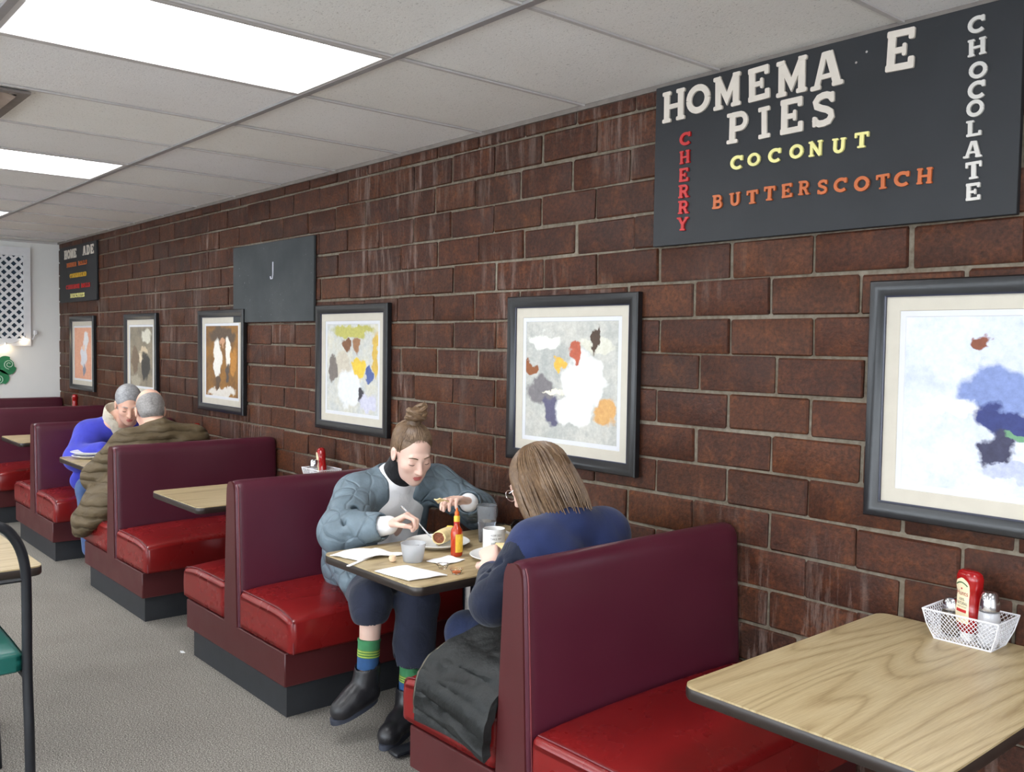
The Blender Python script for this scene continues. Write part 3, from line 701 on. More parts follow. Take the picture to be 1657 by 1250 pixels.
# ------------------------------------------------------------------ end wall: lattice window, string lights, shamrock
lw = thing('lattice_panel', 'white diamond lattice panel framed on the far white wall', 'lattice', (XF-.002, .0, 0))
y0, y1, z0, z1 = .275, 1.62, 1.42, 2.405
m = MB()
for lo, hi in (((y0, z0+.075), (y0+.062, z1-.085)), ((y1-.062, z0+.075), (y1, z1-.085)), ((y0, z0), (y1, z0+.075)), ((y0, z1-.085), (y1, z1))): m.box((-.035, lo[0], lo[1]), (0, hi[0], hi[1]))
m.obj('frame', WHITEW, lw, False)
MB().box((-.006, y0+.05, z0+.06), (-.002, y1-.05, z1-.07)).obj('dark_backing', pm('navy_dark_glass', (44, 66, 84), .35), lw, False)
a0, a1, b0, b1 = y0+.06, y1-.06, z0+.073, z1-.083
sp_ = .088; hw = .0125; cnt = 0
for sgn in (1, -1):
    k = -20
    for k in range(-20, 40):
        # line z = b0 + sgn*(y-c)
        c = a0 + k*sp_
        pts = []
        for yy in (a0, a1):
            zz = b0+sgn*(yy-c) if sgn > 0 else b0+(c-yy)
            pts.append((yy, zz))
        (ya_, za_), (yb_, zb_) = pts
        def clip(ya_, za_, yb_, zb_):
            t0, t1 = 0, 1; dz = zb_-za_
            for bnd, s_ in ((b0, 1), (b1, -1)):
                fa = s_*(za_-bnd); fb = s_*(zb_-bnd)
                if fa < 0 and fb < 0: return None
                if fa < 0: t0 = max(t0, fa/(fa-fb))
                if fb < 0: t1 = min(t1, fa/(fa-fb))
            if t1-t0 < .03: return None
            return (ya_+(yb_-ya_)*t0, za_+dz*t0, ya_+(yb_-ya_)*t1, za_+dz*t1)
        q = clip(ya_, za_, yb_, zb_)
        if q is None: continue
        d = Vector((0, q[2]-q[0], q[3]-q[1])); L_ = d.length; d.normalize(); nn = Vector((0, -d.z, d.y))
        xx = -.012 if sgn > 0 else -.019
        A = Vector((xx, q[0], q[1])); B = Vector((xx, q[2], q[3])); h_ = nn*hw; dx = Vector((.006, 0, 0))
        MB().add([A-h_, B-h_, B+h_, A+h_, A-h_-dx, B-h_-dx, B+h_-dx, A+h_-dx], [(0,1,2,3),(7,6,5,4),(0,4,5,1),(1,5,6,2),(2,6,7,3),(3,7,4,0)]).obj('slat', WHITEW, lw, False)
bulb = NT('lit_bulb'); bulb.base((1, .9, .75, 1)); bulb.b.inputs['Emission Color'].default_value = (1, .78, .5, 1); bulb.b.inputs['Emission Strength'].default_value = 9; BULB = bulb.m
sl = thing('string_lights', 'string of small warm bulbs hung below the lattice panel', 'string lights', (XF-.045, 0, 0))
wp = [(0, .235, 1.55), (0, .26, 1.49), (0, .338, 1.495), (0, .42, 1.455), (0, .506, 1.43), (0, .62, 1.405), (0, .78, 1.42), (0, .95, 1.45), (0, 1.1, 1.42), (0, 1.3, 1.44), (0, 1.55, 1.5)]
MB().tube(wp, .004, 6).obj('wire', WHITEW, sl)
MB().rbox((-.012, .222, 1.535), (.03, .25, 1.575), .004, 1).obj('clip', WHITEW, sl)
for yy, zz in ((.338, 1.476), (.506, 1.406), (.78, 1.40), (1.1, 1.40)):
    bo = MB().lathe([(.004, .024), (.016, .014), (.024, 0), (.022, -.014), (.012, -.026), (.003, -.03)], (0, yy, zz), 12).obj('bulb', BULB, sl)
    MB().lathe([(.009, .022), (.010, .045), (.005, .05)], (0, yy, zz), 10).obj('socket', WHITEW, bo)
sh = thing('shamrock_decoration', 'green shamrock cutout with white swirls on the end wall', 'decoration', (XF-.004, .565, 1.185))
SHG = pm('shamrock_green', (46, 132, 86), .6, var=.15, vscale=12); SWL = pm('swirl_pale', (196, 224, 206), .6)
for ang in (90+60, 90-60, 30-60-0):
    pass
def leaf(ang):
    o = []
    for k in range(28):
        a = 2*math.pi*k/28; r = .115*(1-.28*math.cos(a)**2*(1 if math.cos(a) > 0 else .15)) ; x = .085+.088*math.cos(a)*(1-.16*abs(math.sin(a))); y = .098*math.sin(a)
        if math.cos(a) > .9: x -= .022
        o.append((x*math.cos(ang)-y*math.sin(ang), x*math.sin(ang)+y*math.cos(ang)))
    return o
for ad in (150, 28, -92, 210):
    g = math.radians(ad)
    if ad == 210: continue
    lf = MB().prism(leaf(g), -.012, 0, lambda u, v, d: (d, -u, v)).obj('leaf', SHG, sh, False)
    sw = [(.105+(.012+.042*k/22)*math.cos(.55*k), (.012+.042*k/22)*math.sin(.55*k)) for k in range(20)]
    MB().tube([(-.0135, -(x*math.cos(g)-y*math.sin(g)), x*math.sin(g)+y*math.cos(g)) for x, y in sw], .004, 6).obj('swirl', SWL, lf)
MB().tube([(-.006, 0, -.01), (-.006, .02, -.12), (-.006, .05, -.2)], [.014, .011, .016], 8).obj('stem', SHG, sh)
# ------------------------------------------------------------------ condiment baskets
KET = NT('ketchup_bottle_red'); KET.base(lin((150, 16, 18))); KET.set(.18, 0, .6); KETM = KET.m
CREAM = pm('cream_label', (236, 222, 186), .5, var=.02); INKK = pm('black_ink', (24, 24, 26), .6); INKR = pm('red_ink', (186, 30, 28), .6); INKG = pm('green_ink', (36, 96, 52), .6)
gl = NT('clear_glass'); gl.base((1, 1, 1, 1)); gl.set(.03, 0, .5, Transmission_Weight=1.0, IOR=1.45); CLEAR = gl.m
fr_ = NT('frosted_plastic'); fr_.base((.93, .95, .98, 1)); fr_.set(.28, 0, .5, Transmission_Weight=.75, IOR=1.3); FROST = fr_.m
SUGAR = pm('white_sugar', (240, 240, 244), .7, var=.03); PEPPER = pm('ground_pepper', (120, 104, 86), .9, var=.4, vscale=300)
def bprof(z):
    P = [(.0, .020, .017), (.022, .021, .018), (.0225, .026, .020), (.045, .037, .024), (.075, .0385, .025), (.105, .034, .0235), (.130, .033, .023), (.150, .037, .025), (.172, .0385, .025), (.186, .034, .022), (.192, .024, .014)]
    for i in range(len(P)-1):
        if z <= P[i+1][0]:
            f = (z-P[i][0])/(P[i+1][0]-P[i][0]); f = f*f*(3-2*f); return [P[i][k]+(P[i+1][k]-P[i][k])*f for k in (1, 2)]
    return P[-1][1:]
def ketchup(name, label, loc, rz, tilt=(0, 0), group='red ketchup bottles', text=True):
    t = thing(name, label, 'bottle', loc, 0, group); t.rotation_euler = (tilt[0], tilt[1], rz)
    def stack(z0, z1, n, mat, nm):
        m = MB(); vs = []; fs = []; S_ = 28
        for i in range(n+1):
            z = z0+(z1-z0)*i/n; a, b = bprof(z)
            for k in range(S_):
                q = 2*math.pi*k/S_; c_, s_ = math.cos(q), math.sin(q); e = .75
                vs.append((a*abs(c_)**e*(1 if c_ > 0 else -1), b*abs(s_)**e*(1 if s_ > 0 else -1), z))
        for i in range(n):
            for k in range(S_): fs.append((i*S_+k, i*S_+(k+1) % S_, (i+1)*S_+(k+1) % S_, (i+1)*S_+k))
        fs.append(tuple(reversed(range(S_)))); fs.append(tuple(range(n*S_, (n+1)*S_)))
        return m.add(vs, fs).obj(nm, mat, t, True, 50)
    stack(0, .022, 2, CERAMIC, 'cap'); stack(.0225, .192, 26, KETM, 'bottle_body')
    def front(u, z, off):
        a, b = bprof(z); x = min(.97, abs(u)/a); return (u, -(b*(1-x**(2/.75))**(.75/2)+off), z)
    lab = MB(); cols = 10; rws = 16; ol = []
    def half(z): 
        f = (z-.048)/(.172-.048); return .0265*min(1, math.sqrt(max(.02, 1-max(0, (f-.80)/.2)**2)))*(1 if f > .1 else .9)*(.93+.07*math.cos(6*f))
    lab.sheet(lambda p, q: front(half(.048+.124*p)*(2*q-1), .048+.124*p, .0010), rws, cols, .0008)
    lo = lab.obj('label', CREAM, t)
    def put(txt, size, zc, mt, wid, ucen=0):
        me = text_mesh(txt, size, .0001)
        xs = [v.co.x for v in me.vertices]; sc_ = wid/(max(xs)-min(xs)); mid = (max(xs)+min(xs))/2
        for v in me.vertices:
            p = front((v.co.x-mid)*sc_+ucen, zc+v.co.y, .0019); v.co = Vector(p)
        me.materials.clear(); me.materials.append(mt); o = bpy.data.objects.new('lettering', me); COL.objects.link(o); o.parent = lo
    if text:
        put("Hunts", .019, .130, INKR, .040); put('100%', .010, .113, INKK, .019); put('NATURAL', .0115, .102, INKK, .040); put('TOMATO KETCHUP', .005, .0925, INKK, .036)
        MB().sheet(lambda p, q: front(.036*(q-.5), .078+.008*p, .0018), 2, 8, .0004).obj('label_stripe', INKR, lo)
        MB().tube([front(.020*(k-6)/6, .152+.008*(1-((k-6)/6)**2), .0018) for k in range(13)], .0016, 5).obj('label_arch', INKG, lo)
        MB().lathe([(.0026, 0), (.0026, .0006)], (0, 0, 0), 8, M=Matrix.Translation(front(0, .143, .0016)) @ R3('X', 90)).obj('label_dot', INKR, lo)
    return t
def shaker(label, loc, fill, h=.112, group='glass shakers'):
    t = thing('shaker', label, 'shaker', loc, 0, group)
    MB().lathe([(.022, 0), (.0275, .004), (.0275, h*.5), (.025, h*.70), (.0225, h*.72)], seg=20).obj('glass_body', CLEAR, t)
    MB().lathe([(.0205, .004), (.0255, .006), (.0255, h*.48), (.023, h*.64)], seg=20).obj('contents', fill, t)
    MB().lathe([(.0262, h*.68), (.0268, h*.71), (.024, h*.86), (.0205, h*.96), (.016, h), (.003, h+.002)], seg=24).obj('metal_lid', CHROME, t)
    return t
def basket(label, loc, rz=0, L=.20, Wd=.14, l=.15, w=.095, h=.082):
    t = thing('wire_basket', label, 'basket', loc, rz, 'white wire condiment baskets')
    def corner(f, s_x, s_y):
        return Vector((s_x*(l+(L-l)*f)/2, s_y*(w+(Wd-w)*f)/2, .002+h*f))
    def loop(f, r): 
        P = [corner(f, a, b) for a, b in ((-1, -1), (1, -1), (1, 1), (-1, 1))]; q = []
        for i in range(4):
            for k in range(6): q.append(P[i].lerp(P[(i+1) % 4], k/6))
        return MB().tube(q, r, 6, closed=True)
    loop(1, .0024).obj('rim', WHITEWIRE, t); loop(0, .0018).obj('base_loop', WHITEWIRE, t)
    for s_x, s_y in ((-1, -1), (1, -1), (1, 1), (-1, 1)):
        MB().tube([corner(0, s_x, s_y), corner(.5, s_x, s_y)+Vector((s_x*.003, s_y*.003, 0)), corner(1, s_x, s_y)], .0018, 6).obj('corner_wire', WHITEWIRE, t)
    mesh_ = MB()
    sides = [((-1, -1), (1, -1), 16), ((1, -1), (1, 1), 11), ((1, 1), (-1, 1), 16), ((-1, 1), (-1, -1), 11)]
    for A, B, n in sides:
        rows_ = 6
        for d in (1, -1):
            for k in range(-rows_, n+rows_):
                pts = []
                for j in range(rows_+1):
                    c_ = k+d*j*1.0
                    if 0 <= c_ <= n:
                        f = j/rows_; pts.append(corner(f, *A).lerp(corner(f, *B), c_/n))
                if len(pts) > 1: mesh_.tube(pts, .0008, 4)
    for k in range(9):
        for d in (0, 1):
            a = (k+.5)/9-.5
            if d: mesh_.tube([(a*l, -w/2, .002), (a*l, w/2, .002)], .0008, 4)
            elif k < 6: b_ = (k+.5)/6-.5; mesh_.tube([(-l/2, b_*w, .002), (l/2, b_*w, .002)], .0008, 4)
    mesh_.obj('wire_mesh', WHITEWIRE, t)['kind'] = 'stuff'
    return t
basket('white wire condiment basket on the nearest table', (1.060, .095, TZ))
ketchup('ketchup_bottle', 'upright red ketchup bottle in the nearest wire basket', (1.068, .085, TZ+.004), math.radians(153), (0, 0))
shaker('sugar shaker with chrome lid in the nearest wire basket', (1.006, .108, TZ+.004), SUGAR, .148)
shaker('pepper shaker half hidden behind the ketchup in the nearest basket', (1.118, .075, TZ+.004), PEPPER, .105)
basket('white wire condiment basket on the empty table past the woman', (4.60, .115, TZ))
ketchup('ketchup_bottle', 'tilted ketchup bottle leaning in the basket past the woman', (4.60, .105, TZ+.012), math.radians(160), (0, math.radians(-28)), text=False)
shaker('sugar shaker with chrome lid in the basket past the woman', (4.655, .13, TZ+.004), SUGAR, .125)
basket('white wire condiment basket on the men\'s table', (6.50, .10, TZ))
ketchup('ketchup_bottle', 'tilted ketchup bottle beside the wall on the men\'s table', (6.44, .09, TZ+.012), math.radians(160), (0, math.radians(-26)), text=False)
ketchup('ketchup_bottle', 'far ketchup bottle seen over the farthest booth backs', (9.36, .10, .78), math.radians(150), (0, 0), text=False)
t = thing('booth_table', 'last booth table against the brick wall, hidden behind the far booth', 'table', (9.43, .49, 0), 0, 'wood laminate booth tables')
for ch in T0.children: copy_tree(ch, t)
basket('white wire condiment basket holding the far ketchup bottle', (9.38, .10, TZ))
# ------------------------------------------------------------------ things on the women's table
def plate(label, loc, group='white plates'):
    o = MB().lathe([(.02, .0), (.075, .0), (.085, .004), (.122, .018), (.127, .021), (.124, .0225), (.085, .010), (.07, .006), (.001, .006)], seg=40).obj('plate', CERAMIC)
    o.location = loc; return tag(o, label, 'plate', group)
plate('white plate with a wrap in front of the woman in grey', (2.905, .545, TZ)); plate('white plate with a wrap in front of the woman in navy', (2.575, .485, TZ))
TORT = pm('flour_tortilla', (232, 210, 156), .75, var=.14, vscale=45, bump=.3, bscale=40); FILL = pm('bean_meat_filling', (128, 72, 44), .7, var=.5, vscale=120, bump=.8, bscale=150, bdist=.006)
CHEESE = pm('yellow_cheese', (236, 196, 70), .55, var=.15)
def wrap(label, loc, rz, L=.12, r=.034):
    t = thing('burrito', label, 'food', loc, rz)
    def tor(u, v):
        a = 2*math.pi*1.12*v; rr = r*(1-.15*v)*(.9+.1*math.sin(3*u)); x = L*(u-.5); 
        return (x, rr*math.cos(a), r+rr*.86*math.sin(a))
    MB().sheet(tor, 12, 30, .003).obj('tortilla', TORT, t)
    m = MB(); rr_ = random.Random(4)
    m.lathe([(.001, -.004), (r*.75, 0), (r*.78, L*.9), (.001, L*.92)], seg=14, M=Matrix.Translation((-L*.47, 0, r)) @ R3('Y', 90))
    for k in range(16):
        a = rr_.uniform(0, 6.28); q = rr_.uniform(0, r*.6); m.cbox((-L*.5-.002+rr_.uniform(-.006, .004), q*math.cos(a), r+q*math.sin(a)*.8), (.014, .013, .012), None)
    m.obj('filling', FILL, t, True, 60)
    MB().tube([(-L*.46, -r*.8, r*.9), (-L*.50, -r*.3, r*1.75), (-L*.47, r*.3, r*1.8), (-L*.45, r*.8, r*1.2)], .005, 8).obj('cheese', CHEESE, t)
    return t
wrap('cut wrap with bean filling on the plate by the hot sauce', (2.895, .520, TZ+.008), math.radians(-60+180), .115, .032)
wrap('half eaten wrap on the plate beside the mug', (2.575, .46, TZ+.008), math.radians(35), .10, .026)
# hot sauce
hs = thing('hot_sauce_bottle', 'orange red hot sauce bottle standing on the women\'s table', 'bottle', (2.722, .592, TZ))
HOT = NT('hot_sauce'); HOT.base(lin((178, 52, 10))); HOT.set(.12, 0, .6, Transmission_Weight=.0); 
MB().lathe([(.018, 0), (.0215, .003), (.0225, .01), (.0225, .088), (.0205, .100), (.013, .112), (.0105, .120), (.0105, .128)], seg=24).obj('bottle_body', HOT.m, hs)
MB().lathe([(.0118, .124), (.0118, .131)], seg=18).obj('red_band', INKR, hs)
MB().lathe([(.0115, .131), (.0115, .150), (.0095, .153)], seg=18).obj('yellow_collar', pm('yellow_cap', (232, 190, 60), .4), hs)
MB().lathe([(.009, .153), (.0085, .165), (.0045, .172), (.0035, .180), (.002, .182)], seg=14).obj('orange_cap', pm('orange_cap', (214, 98, 22), .35), hs)
m = MB()
m.sheet(lambda p, q: (.0231*math.cos(2.3+2.6*q), .0231*math.sin(2.3+2.6*q), .018+.068*p), 2, 14, .0006); lb = m.obj('label', pm('yellow_label', (238, 190, 60), .5, var=.2, vscale=60), hs)
# mug
mg = thing('coffee_mug', 'white mug with black lettering beside the clear tumbler', 'mug', (2.672, .452, TZ))
MB().lathe([(.036, 0), (.041, .003), (.0425, .01), (.0425, .094), (.0415, .0965), (.0395, .094), (.039, .012), (.001, .008)], seg=40).obj('mug_body', CERAMIC, mg)
HA = math.radians(-118)
hp = []
for k in range(13):
    a = math.radians(-80+160*k/12); hp.append(((.040+.030*math.cos(a))*math.cos(HA), (.040+.030*math.cos(a))*math.sin(HA), .050+.031*math.sin(a)))
MB().tube(hp, .0058, 10).obj('handle', CERAMIC, mg)
MB().lathe([(.001, .078), (.0388, .079)], seg=30, cap=False).obj('coffee', pm('black_coffee', (40, 24, 16), .1), mg)
def mug_text(txt, size, z, wid, ac):
    me = text_mesh(txt, size, .00005); xs = [v.co.x for v in me.vertices]; sc_ = wid/(max(xs)-min(xs)); mid = (max(xs)+min(xs))/2
    for v in me.vertices:
        a = ac+(v.co.x-mid)*sc_/.0428; v.co = Vector((.0429*math.cos(a), .0429*math.sin(a), z+v.co.y))
    me.materials.clear(); me.materials.append(INKK); o = bpy.data.objects.new('lettering', me); COL.objects.link(o); o.parent = mg
ac = math.radians(152)
for txt, s_, z, wd in (('HOW DO I', .0115, .076, .044), ('TAKE MY', .0115, .062, .044), ('coffee?', .0155, .046, .038), ('SERIOUSLY', .0115, .028, .050)): mug_text(txt, s_, z, wd, ac)
# tumbler, short cup
tb = thing('water_tumbler', 'tall clear plastic tumbler of water behind the mug', 'glass', (2.845, .345, TZ))
TUMB = NT('smoky_clear_plastic'); TUMB.base((.86, .88, .92, 1)); TUMB.set(.12, 0, .5, Transmission_Weight=.92, IOR=1.25)
MB().lathe([(.031, 0), (.033, .003), (.041, .148), (.0405, .150), (.0385, .148), (.031, .008), (.001, .007)], seg=32, cap=False).obj('tumbler_wall', TUMB.m, tb)
wt = NT('water'); wt.base((.9, .93, .95, 1)); wt.set(.02, 0, .5, Transmission_Weight=1.0, IOR=1.33)
MB().lathe([(.001, .009), (.0305, .009), (.0352, .085), (.001, .085)], seg=32, cap=False).obj('water', wt.m, tb)
cu_ = thing('short_cup', 'short frosted plastic cup of ice by the napkins', 'cup', (2.752, .768, TZ))
MB().lathe([(.034, 0), (.036, .002), (.046, .066), (.0475, .068), (.0455, .068), (.0345, .006), (.001, .005)], seg=32, cap=False).obj('cup_wall', FROST, cu_)
ICE = NT('ice'); ICE.base((.92, .95, .98, 1)); ICE.set(.15, 0, .5, Transmission_Weight=.6, IOR=1.3)
ri = random.Random(8)
for k in range(6): MB().rbox((-.012, -.012, -.011), (.012, .012, .011), .003, 1, M=Matrix.Translation((.018*math.cos(k*1.25), .018*math.sin(k*1.25), .02+.009*k % .03)) @ R3('Z', ri.uniform(0, 90)) @ R3('X', ri.uniform(-20, 20))).obj('ice_cube', ICE.m, cu_)
# napkins and small litter
def napkin(name, label, cat, corners, lift, seed, th=.0025, grp=None):
    A, B, C_, D_ = [np.array(c, float) for c in corners]; rr_ = random.Random(seed); ph = [rr_.uniform(0, 6) for _ in range(4)]
    def fn(u, v):
        p = A*(1-u)*(1-v)+B*u*(1-v)+C_*u*v+D_*(1-u)*v
        z = .003+lift*(math.sin(math.pi*u)**2*.6+.4*abs(math.sin(3.1*u+ph[0])*math.sin(2.3*v+ph[1])))*(.35+.65*math.sin(math.pi*min(1, max(0, v)))) + .002*math.sin(9*u+ph[2])*math.sin(7*v+ph[3])
        return (p[0], p[1], max(.0022, z))
    o = MB().sheet(fn, 18, 14, th).obj(name, PAPER); o.location = (0, 0, TZ); return tag(o, label, cat, grp)
napkin('paper_napkin', 'crumpled white napkin at the woman\'s elbow behind the frosted cup', 'napkin', [(3.00, .97), (2.99, .78), (2.84, .74), (2.87, .93)], .032, 1)
napkin('paper_napkin', 'folded white napkin at the aisle corner of the women\'s table', 'napkin', [(2.70, .965), (2.70, .83), (2.50, .80), (2.52, .945)], .014, 2)
napkin('paper_slip', 'flat white paper slip beside the hot sauce bottle', 'paper', [(2.715, .735), (2.735, .62), (2.645, .61), (2.625, .725)], .002, 3, .0012)
m = MB().rbox((-.085, -.007, 0), (.085, .007, .004), .0015, 1); o = m.obj('wrapped_straw', PAPER); o.location = (2.86, .925, TZ+.001); o.rotation_euler = (0, 0, math.radians(118)); tag(o, 'white paper wrapped straw at the table edge by the napkin', 'straw')
def tub(label, loc, fill):
    t = thing('condiment_tub', label, 'tub', loc, 0, 'small plastic condiment tubs')
    MB().lathe([(.014, 0), (.0155, .002), (.021, .014), (.024, .015), (.024, .016), (.0205, .0155), (.0135, .003), (.001, .0025)], seg=24, cap=False).obj('tub_wall', CLEAR, t)
    if fill: MB().lathe([(.001, .003), (.0135, .0032), (.016, .008), (.001, .009)], seg=20, cap=False).obj('sauce', fill, t)
tub('empty clear condiment tub on the women\'s table', (2.600, .745, TZ), None); tub('clear condiment tub with orange sauce near the table edge', (2.512, .752, TZ), pm('orange_salsa', (196, 92, 40), .4, var=.3, vscale=90))
o = MB().lathe([(.001, -.014), (.010, -.010), (.0145, 0), (.012, .009), (.001, .013)], seg=16).obj('food_scrap', pm('pale_egg_scrap', (232, 200, 168), .6)); o.location = (2.785, .835, TZ+.014); tag(o, 'pale round food scrap between the napkins', 'food')
# sunglasses by the wall
sgl = thing('sunglasses', 'dark sunglasses lying by the brick wall on the women\'s table', 'sunglasses', (2.91, .10, TZ))
BLK = pm('glossy_black_plastic', (12, 12, 14), .12)
for s_ in (-1, 1):
    fr2 = MB().tube([(.004*math.cos(a)*0, s_*.033+.026*math.cos(a), .028+.022*math.sin(a)) for a in [2*math.pi*k/20 for k in range(20)]], .0028, 6, closed=True).obj('rim', BLK, sgl)
    MB().lathe([(.001, .0035), (.014, .0025), (.0245, 0)], seg=20, cap=False, M=Matrix.Translation((-.001, s_*.033, .028)) @ Matrix.Diagonal((1, 1.04, .88, 1)) @ R3('Y', -90)).obj('lens', BLK, fr2)
    MB().tube([(0, s_*.060, .034), (.06, s_*.062, .034), (.115, s_*.058, .026), (.13, s_*.056, .006)], .0028, 6).obj('temple', BLK, sgl)
MB().tube([(0, -.008, .034), (-.002, 0, .037), (0, .008, .034)], .0026, 6).obj('bridge', BLK, sgl)
napkin('crumpled_napkin', 'crumpled napkin between the mug and the sunglasses', 'napkin', [(2.66, .34), (2.65, .22), (2.56, .20), (2.55, .33)], .03, 9)
# plates stacked on the men's table
for k, (x, y, z) in enumerate(((6.44, .80, 0), (6.47, .80, .0215))):
    plate(['lower white plate on the men\'s table', 'upper white plate stacked on the men\'s table'][k], (x, y, TZ+z), 'stacked white plates')
m = MB().tube([(0, 0, 0), (.05, -.02, .012), (.14, -.05, .03)], [.004, .003, .006], 6); o = m.obj('spoon', CHROME); o.location = (6.40, .76, TZ+.047); tag(o, 'metal spoon resting on the men\'s stacked plates', 'spoon')
# floor litter
o = MB().add([(0, 0, 0), (.03, .006, 0), (.024, .02, .002), (.004, .016, .003)], [(0, 1, 2, 3)]).sheet(lambda u, v: (.03*u, .016*v, .003+.004*u*v), 2, 2, .001).obj('paper_scrap', PAPER); o.location = (4.32, 1.0, .002); tag(o, 'torn white paper scrap on the carpet beside the booth', 'scrap')
# ------------------------------------------------------------------ people: signed-distance bodies turned into one continuous mesh
class SDF:
    def __init__(s, lo, hi, h):
        s.h = h; s.lo = np.array(lo, float); n = np.ceil((np.array(hi)-s.lo)/h).astype(int)+1; s.n = n
        s.F = np.full(n, .5, np.float32); s.ax = [s.lo[i]+h*np.arange(n[i]) for i in range(3)]
    def _win(s, lo, hi):
        a = np.clip(np.floor((lo-s.lo)/s.h).astype(int), 0, s.n); b = np.clip(np.ceil((hi-s.lo)/s.h).astype(int)+1, 0, s.n)
        if np.any(b-a < 1): return None, None
        sl = tuple(slice(a[i], b[i]) for i in range(3))
        X = s.ax[0][sl[0]][:, None, None]; Y = s.ax[1][sl[1]][None, :, None]; Z = s.ax[2][sl[2]][None, None, :]
        return sl, (X, Y, Z)
    def _comb(s, sl, d, k, sub):
        A = s.F[sl]; d = d.astype(np.float32)
        if sub:
            if k > 0:
                h = np.clip(.5-.5*(A+d)/k, 0, 1); s.F[sl] = A*(1-h)+(-d)*h+k*h*(1-h)
            else: s.F[sl] = np.maximum(A, -d)
        elif k > 0:
            h = np.clip(.5+.5*(d-A)/k, 0, 1); s.F[sl] = d*(1-h)+A*h-k*h*(1-h)
        else: s.F[sl] = np.minimum(A, d)
    def cone(s, a, b, ra, rb, k=.02, sub=False):
        a = np.array(a, float); b = np.array(b, float); pad = max(ra, rb)+k+3*s.h
        sl, g = s._win(np.minimum(a, b)-pad, np.maximum(a, b)+pad)
        if sl is None: return s
        ab = b-a; L2 = max(1e-9, float(ab@ab))
        px, py, pz = g[0]-a[0], g[1]-a[1], g[2]-a[2]
        t = np.clip((px*ab[0]+py*ab[1]+pz*ab[2])/L2, 0, 1)
        d = np.sqrt((px-t*ab[0])**2+(py-t*ab[1])**2+(pz-t*ab[2])**2)-(ra+(rb-ra)*t)
        s._comb(sl, d, k, sub); return s
    def ell(s, c, r, R=None, k=.02, sub=False):
        c = np.array(c, float); r = np.array(r, float); pad = r.max()+k+3*s.h
        sl, g = s._win(c-pad, c+pad)
        if sl is None: return s
        p = [g[0]-c[0], g[1]-c[1], g[2]-c[2]]
        if R is not None: p = [R[i][0]*p[0]+R[i][1]*p[1]+R[i][2]*p[2] for i in range(3)]
        k0 = np.sqrt((p[0]/r[0])**2+(p[1]/r[1])**2+(p[2]/r[2])**2); k1 = np.sqrt((p[0]/r[0]**2)**2+(p[1]/r[1]**2)**2+(p[2]/r[2]**2)**2)
        d = k0*(k0-1)/np.maximum(k1, 1e-6)
        s._comb(sl, d, k, sub); return s
    def chain(s, pts, rs, k=.02):
        for i in range(len(pts)-1): s.cone(pts[i], pts[i+1], rs[i], rs[i+1], k)
        return s
    def mesh(s):
        F = s.F; I = F < 0
        c = np.zeros(np.array(F.shape)-1, np.int8)
        for i in (0, 1):
            for j in (0, 1):
                for k in (0, 1): c += I[i:F.shape[0]-1+i, j:F.shape[1]-1+j, k:F.shape[2]-1+k]
        cells = np.argwhere((c > 0) & (c < 8)); idx = -np.ones(c.shape, np.int32); idx[tuple(cells.T)] = np.arange(len(cells))
        acc = np.zeros((len(cells), 3)); cnt = np.zeros(len(cells))
        off = [np.array(o) for o in ((0,0,0),(1,0,0),(0,1,0),(1,1,0),(0,0,1),(1,0,1),(0,1,1),(1,1,1))]
        for a, b in ((0,1),(2,3),(4,5),(6,7),(0,2),(1,3),(4,6),(5,7),(0,4),(1,5),(2,6),(3,7)):
            fa = F[tuple((cells+off[a]).T)]; fb = F[tuple((cells+off[b]).T)]; m = (fa < 0) != (fb < 0)
            t = np.where(m, fa/np.where(m, fa-fb, 1), 0)
            p = off[a]+(off[b]-off[a])*t[:, None]; acc += p*m[:, None]; cnt += m
        V = s.lo+(cells+acc/cnt[:, None])*s.h
        Q = []
        for ax in range(3):
            d = [0, 0, 0]; d[ax] = 1
            A = I[tuple(slice(0, F.shape[i]-d[i]) for i in range(3))]; B = I[tuple(slice(d[i], F.shape[i]) for i in range(3))]
            e = np.argwhere(A != B); u, v = [(1, 2), (2, 0), (0, 1)][ax]
            ok = (e[:, u] > 0) & (e[:, v] > 0) & (e[:, u] < F.shape[u]-1) & (e[:, v] < F.shape[v]-1); e = e[ok]
            o = []
            for du, dv in ((-1, -1), (0, -1), (0, 0), (-1, 0)):
                q = e.copy(); q[:, u] += du; q[:, v] += dv; o.append(idx[tuple(q.T)])
            q = np.stack(o, 1); fl = ~A[tuple(e.T)]; q[fl] = q[fl][:, ::-1]; Q.append(q)
        return V, np.vstack(Q)
    def obj(s, name, mats, parent, org, matfn=None, smooth_it=0):
        V, Q = s.mesh()
        if smooth_it:
            E = np.vstack([Q[:, [0, 1]], Q[:, [1, 2]], Q[:, [2, 3]], Q[:, [3, 0]]])
            for _ in range(smooth_it):
                S_ = np.zeros_like(V); n = np.zeros(len(V)); np.add.at(S_, E[:, 0], V[E[:, 1]]); np.add.at(n, E[:, 0], 1); np.add.at(S_, E[:, 1], V[E[:, 0]]); np.add.at(n, E[:, 1], 1)
                V = V*.5+.5*S_/n[:, None]
        me = bpy.data.meshes.new(name); me.from_pydata((V-np.array(org)).tolist(), [], Q.tolist())
        for m in (mats if isinstance(mats, (list, tuple)) else [mats]): me.materials.append(m)
        if matfn is not None: me.polygons.foreach_set('material_index', matfn(V[Q].mean(1)).astype(np.int32))
        me.shade_smooth(); o = bpy.data.objects.new(name, me); COL.objects.link(o); o.parent = parent; return o
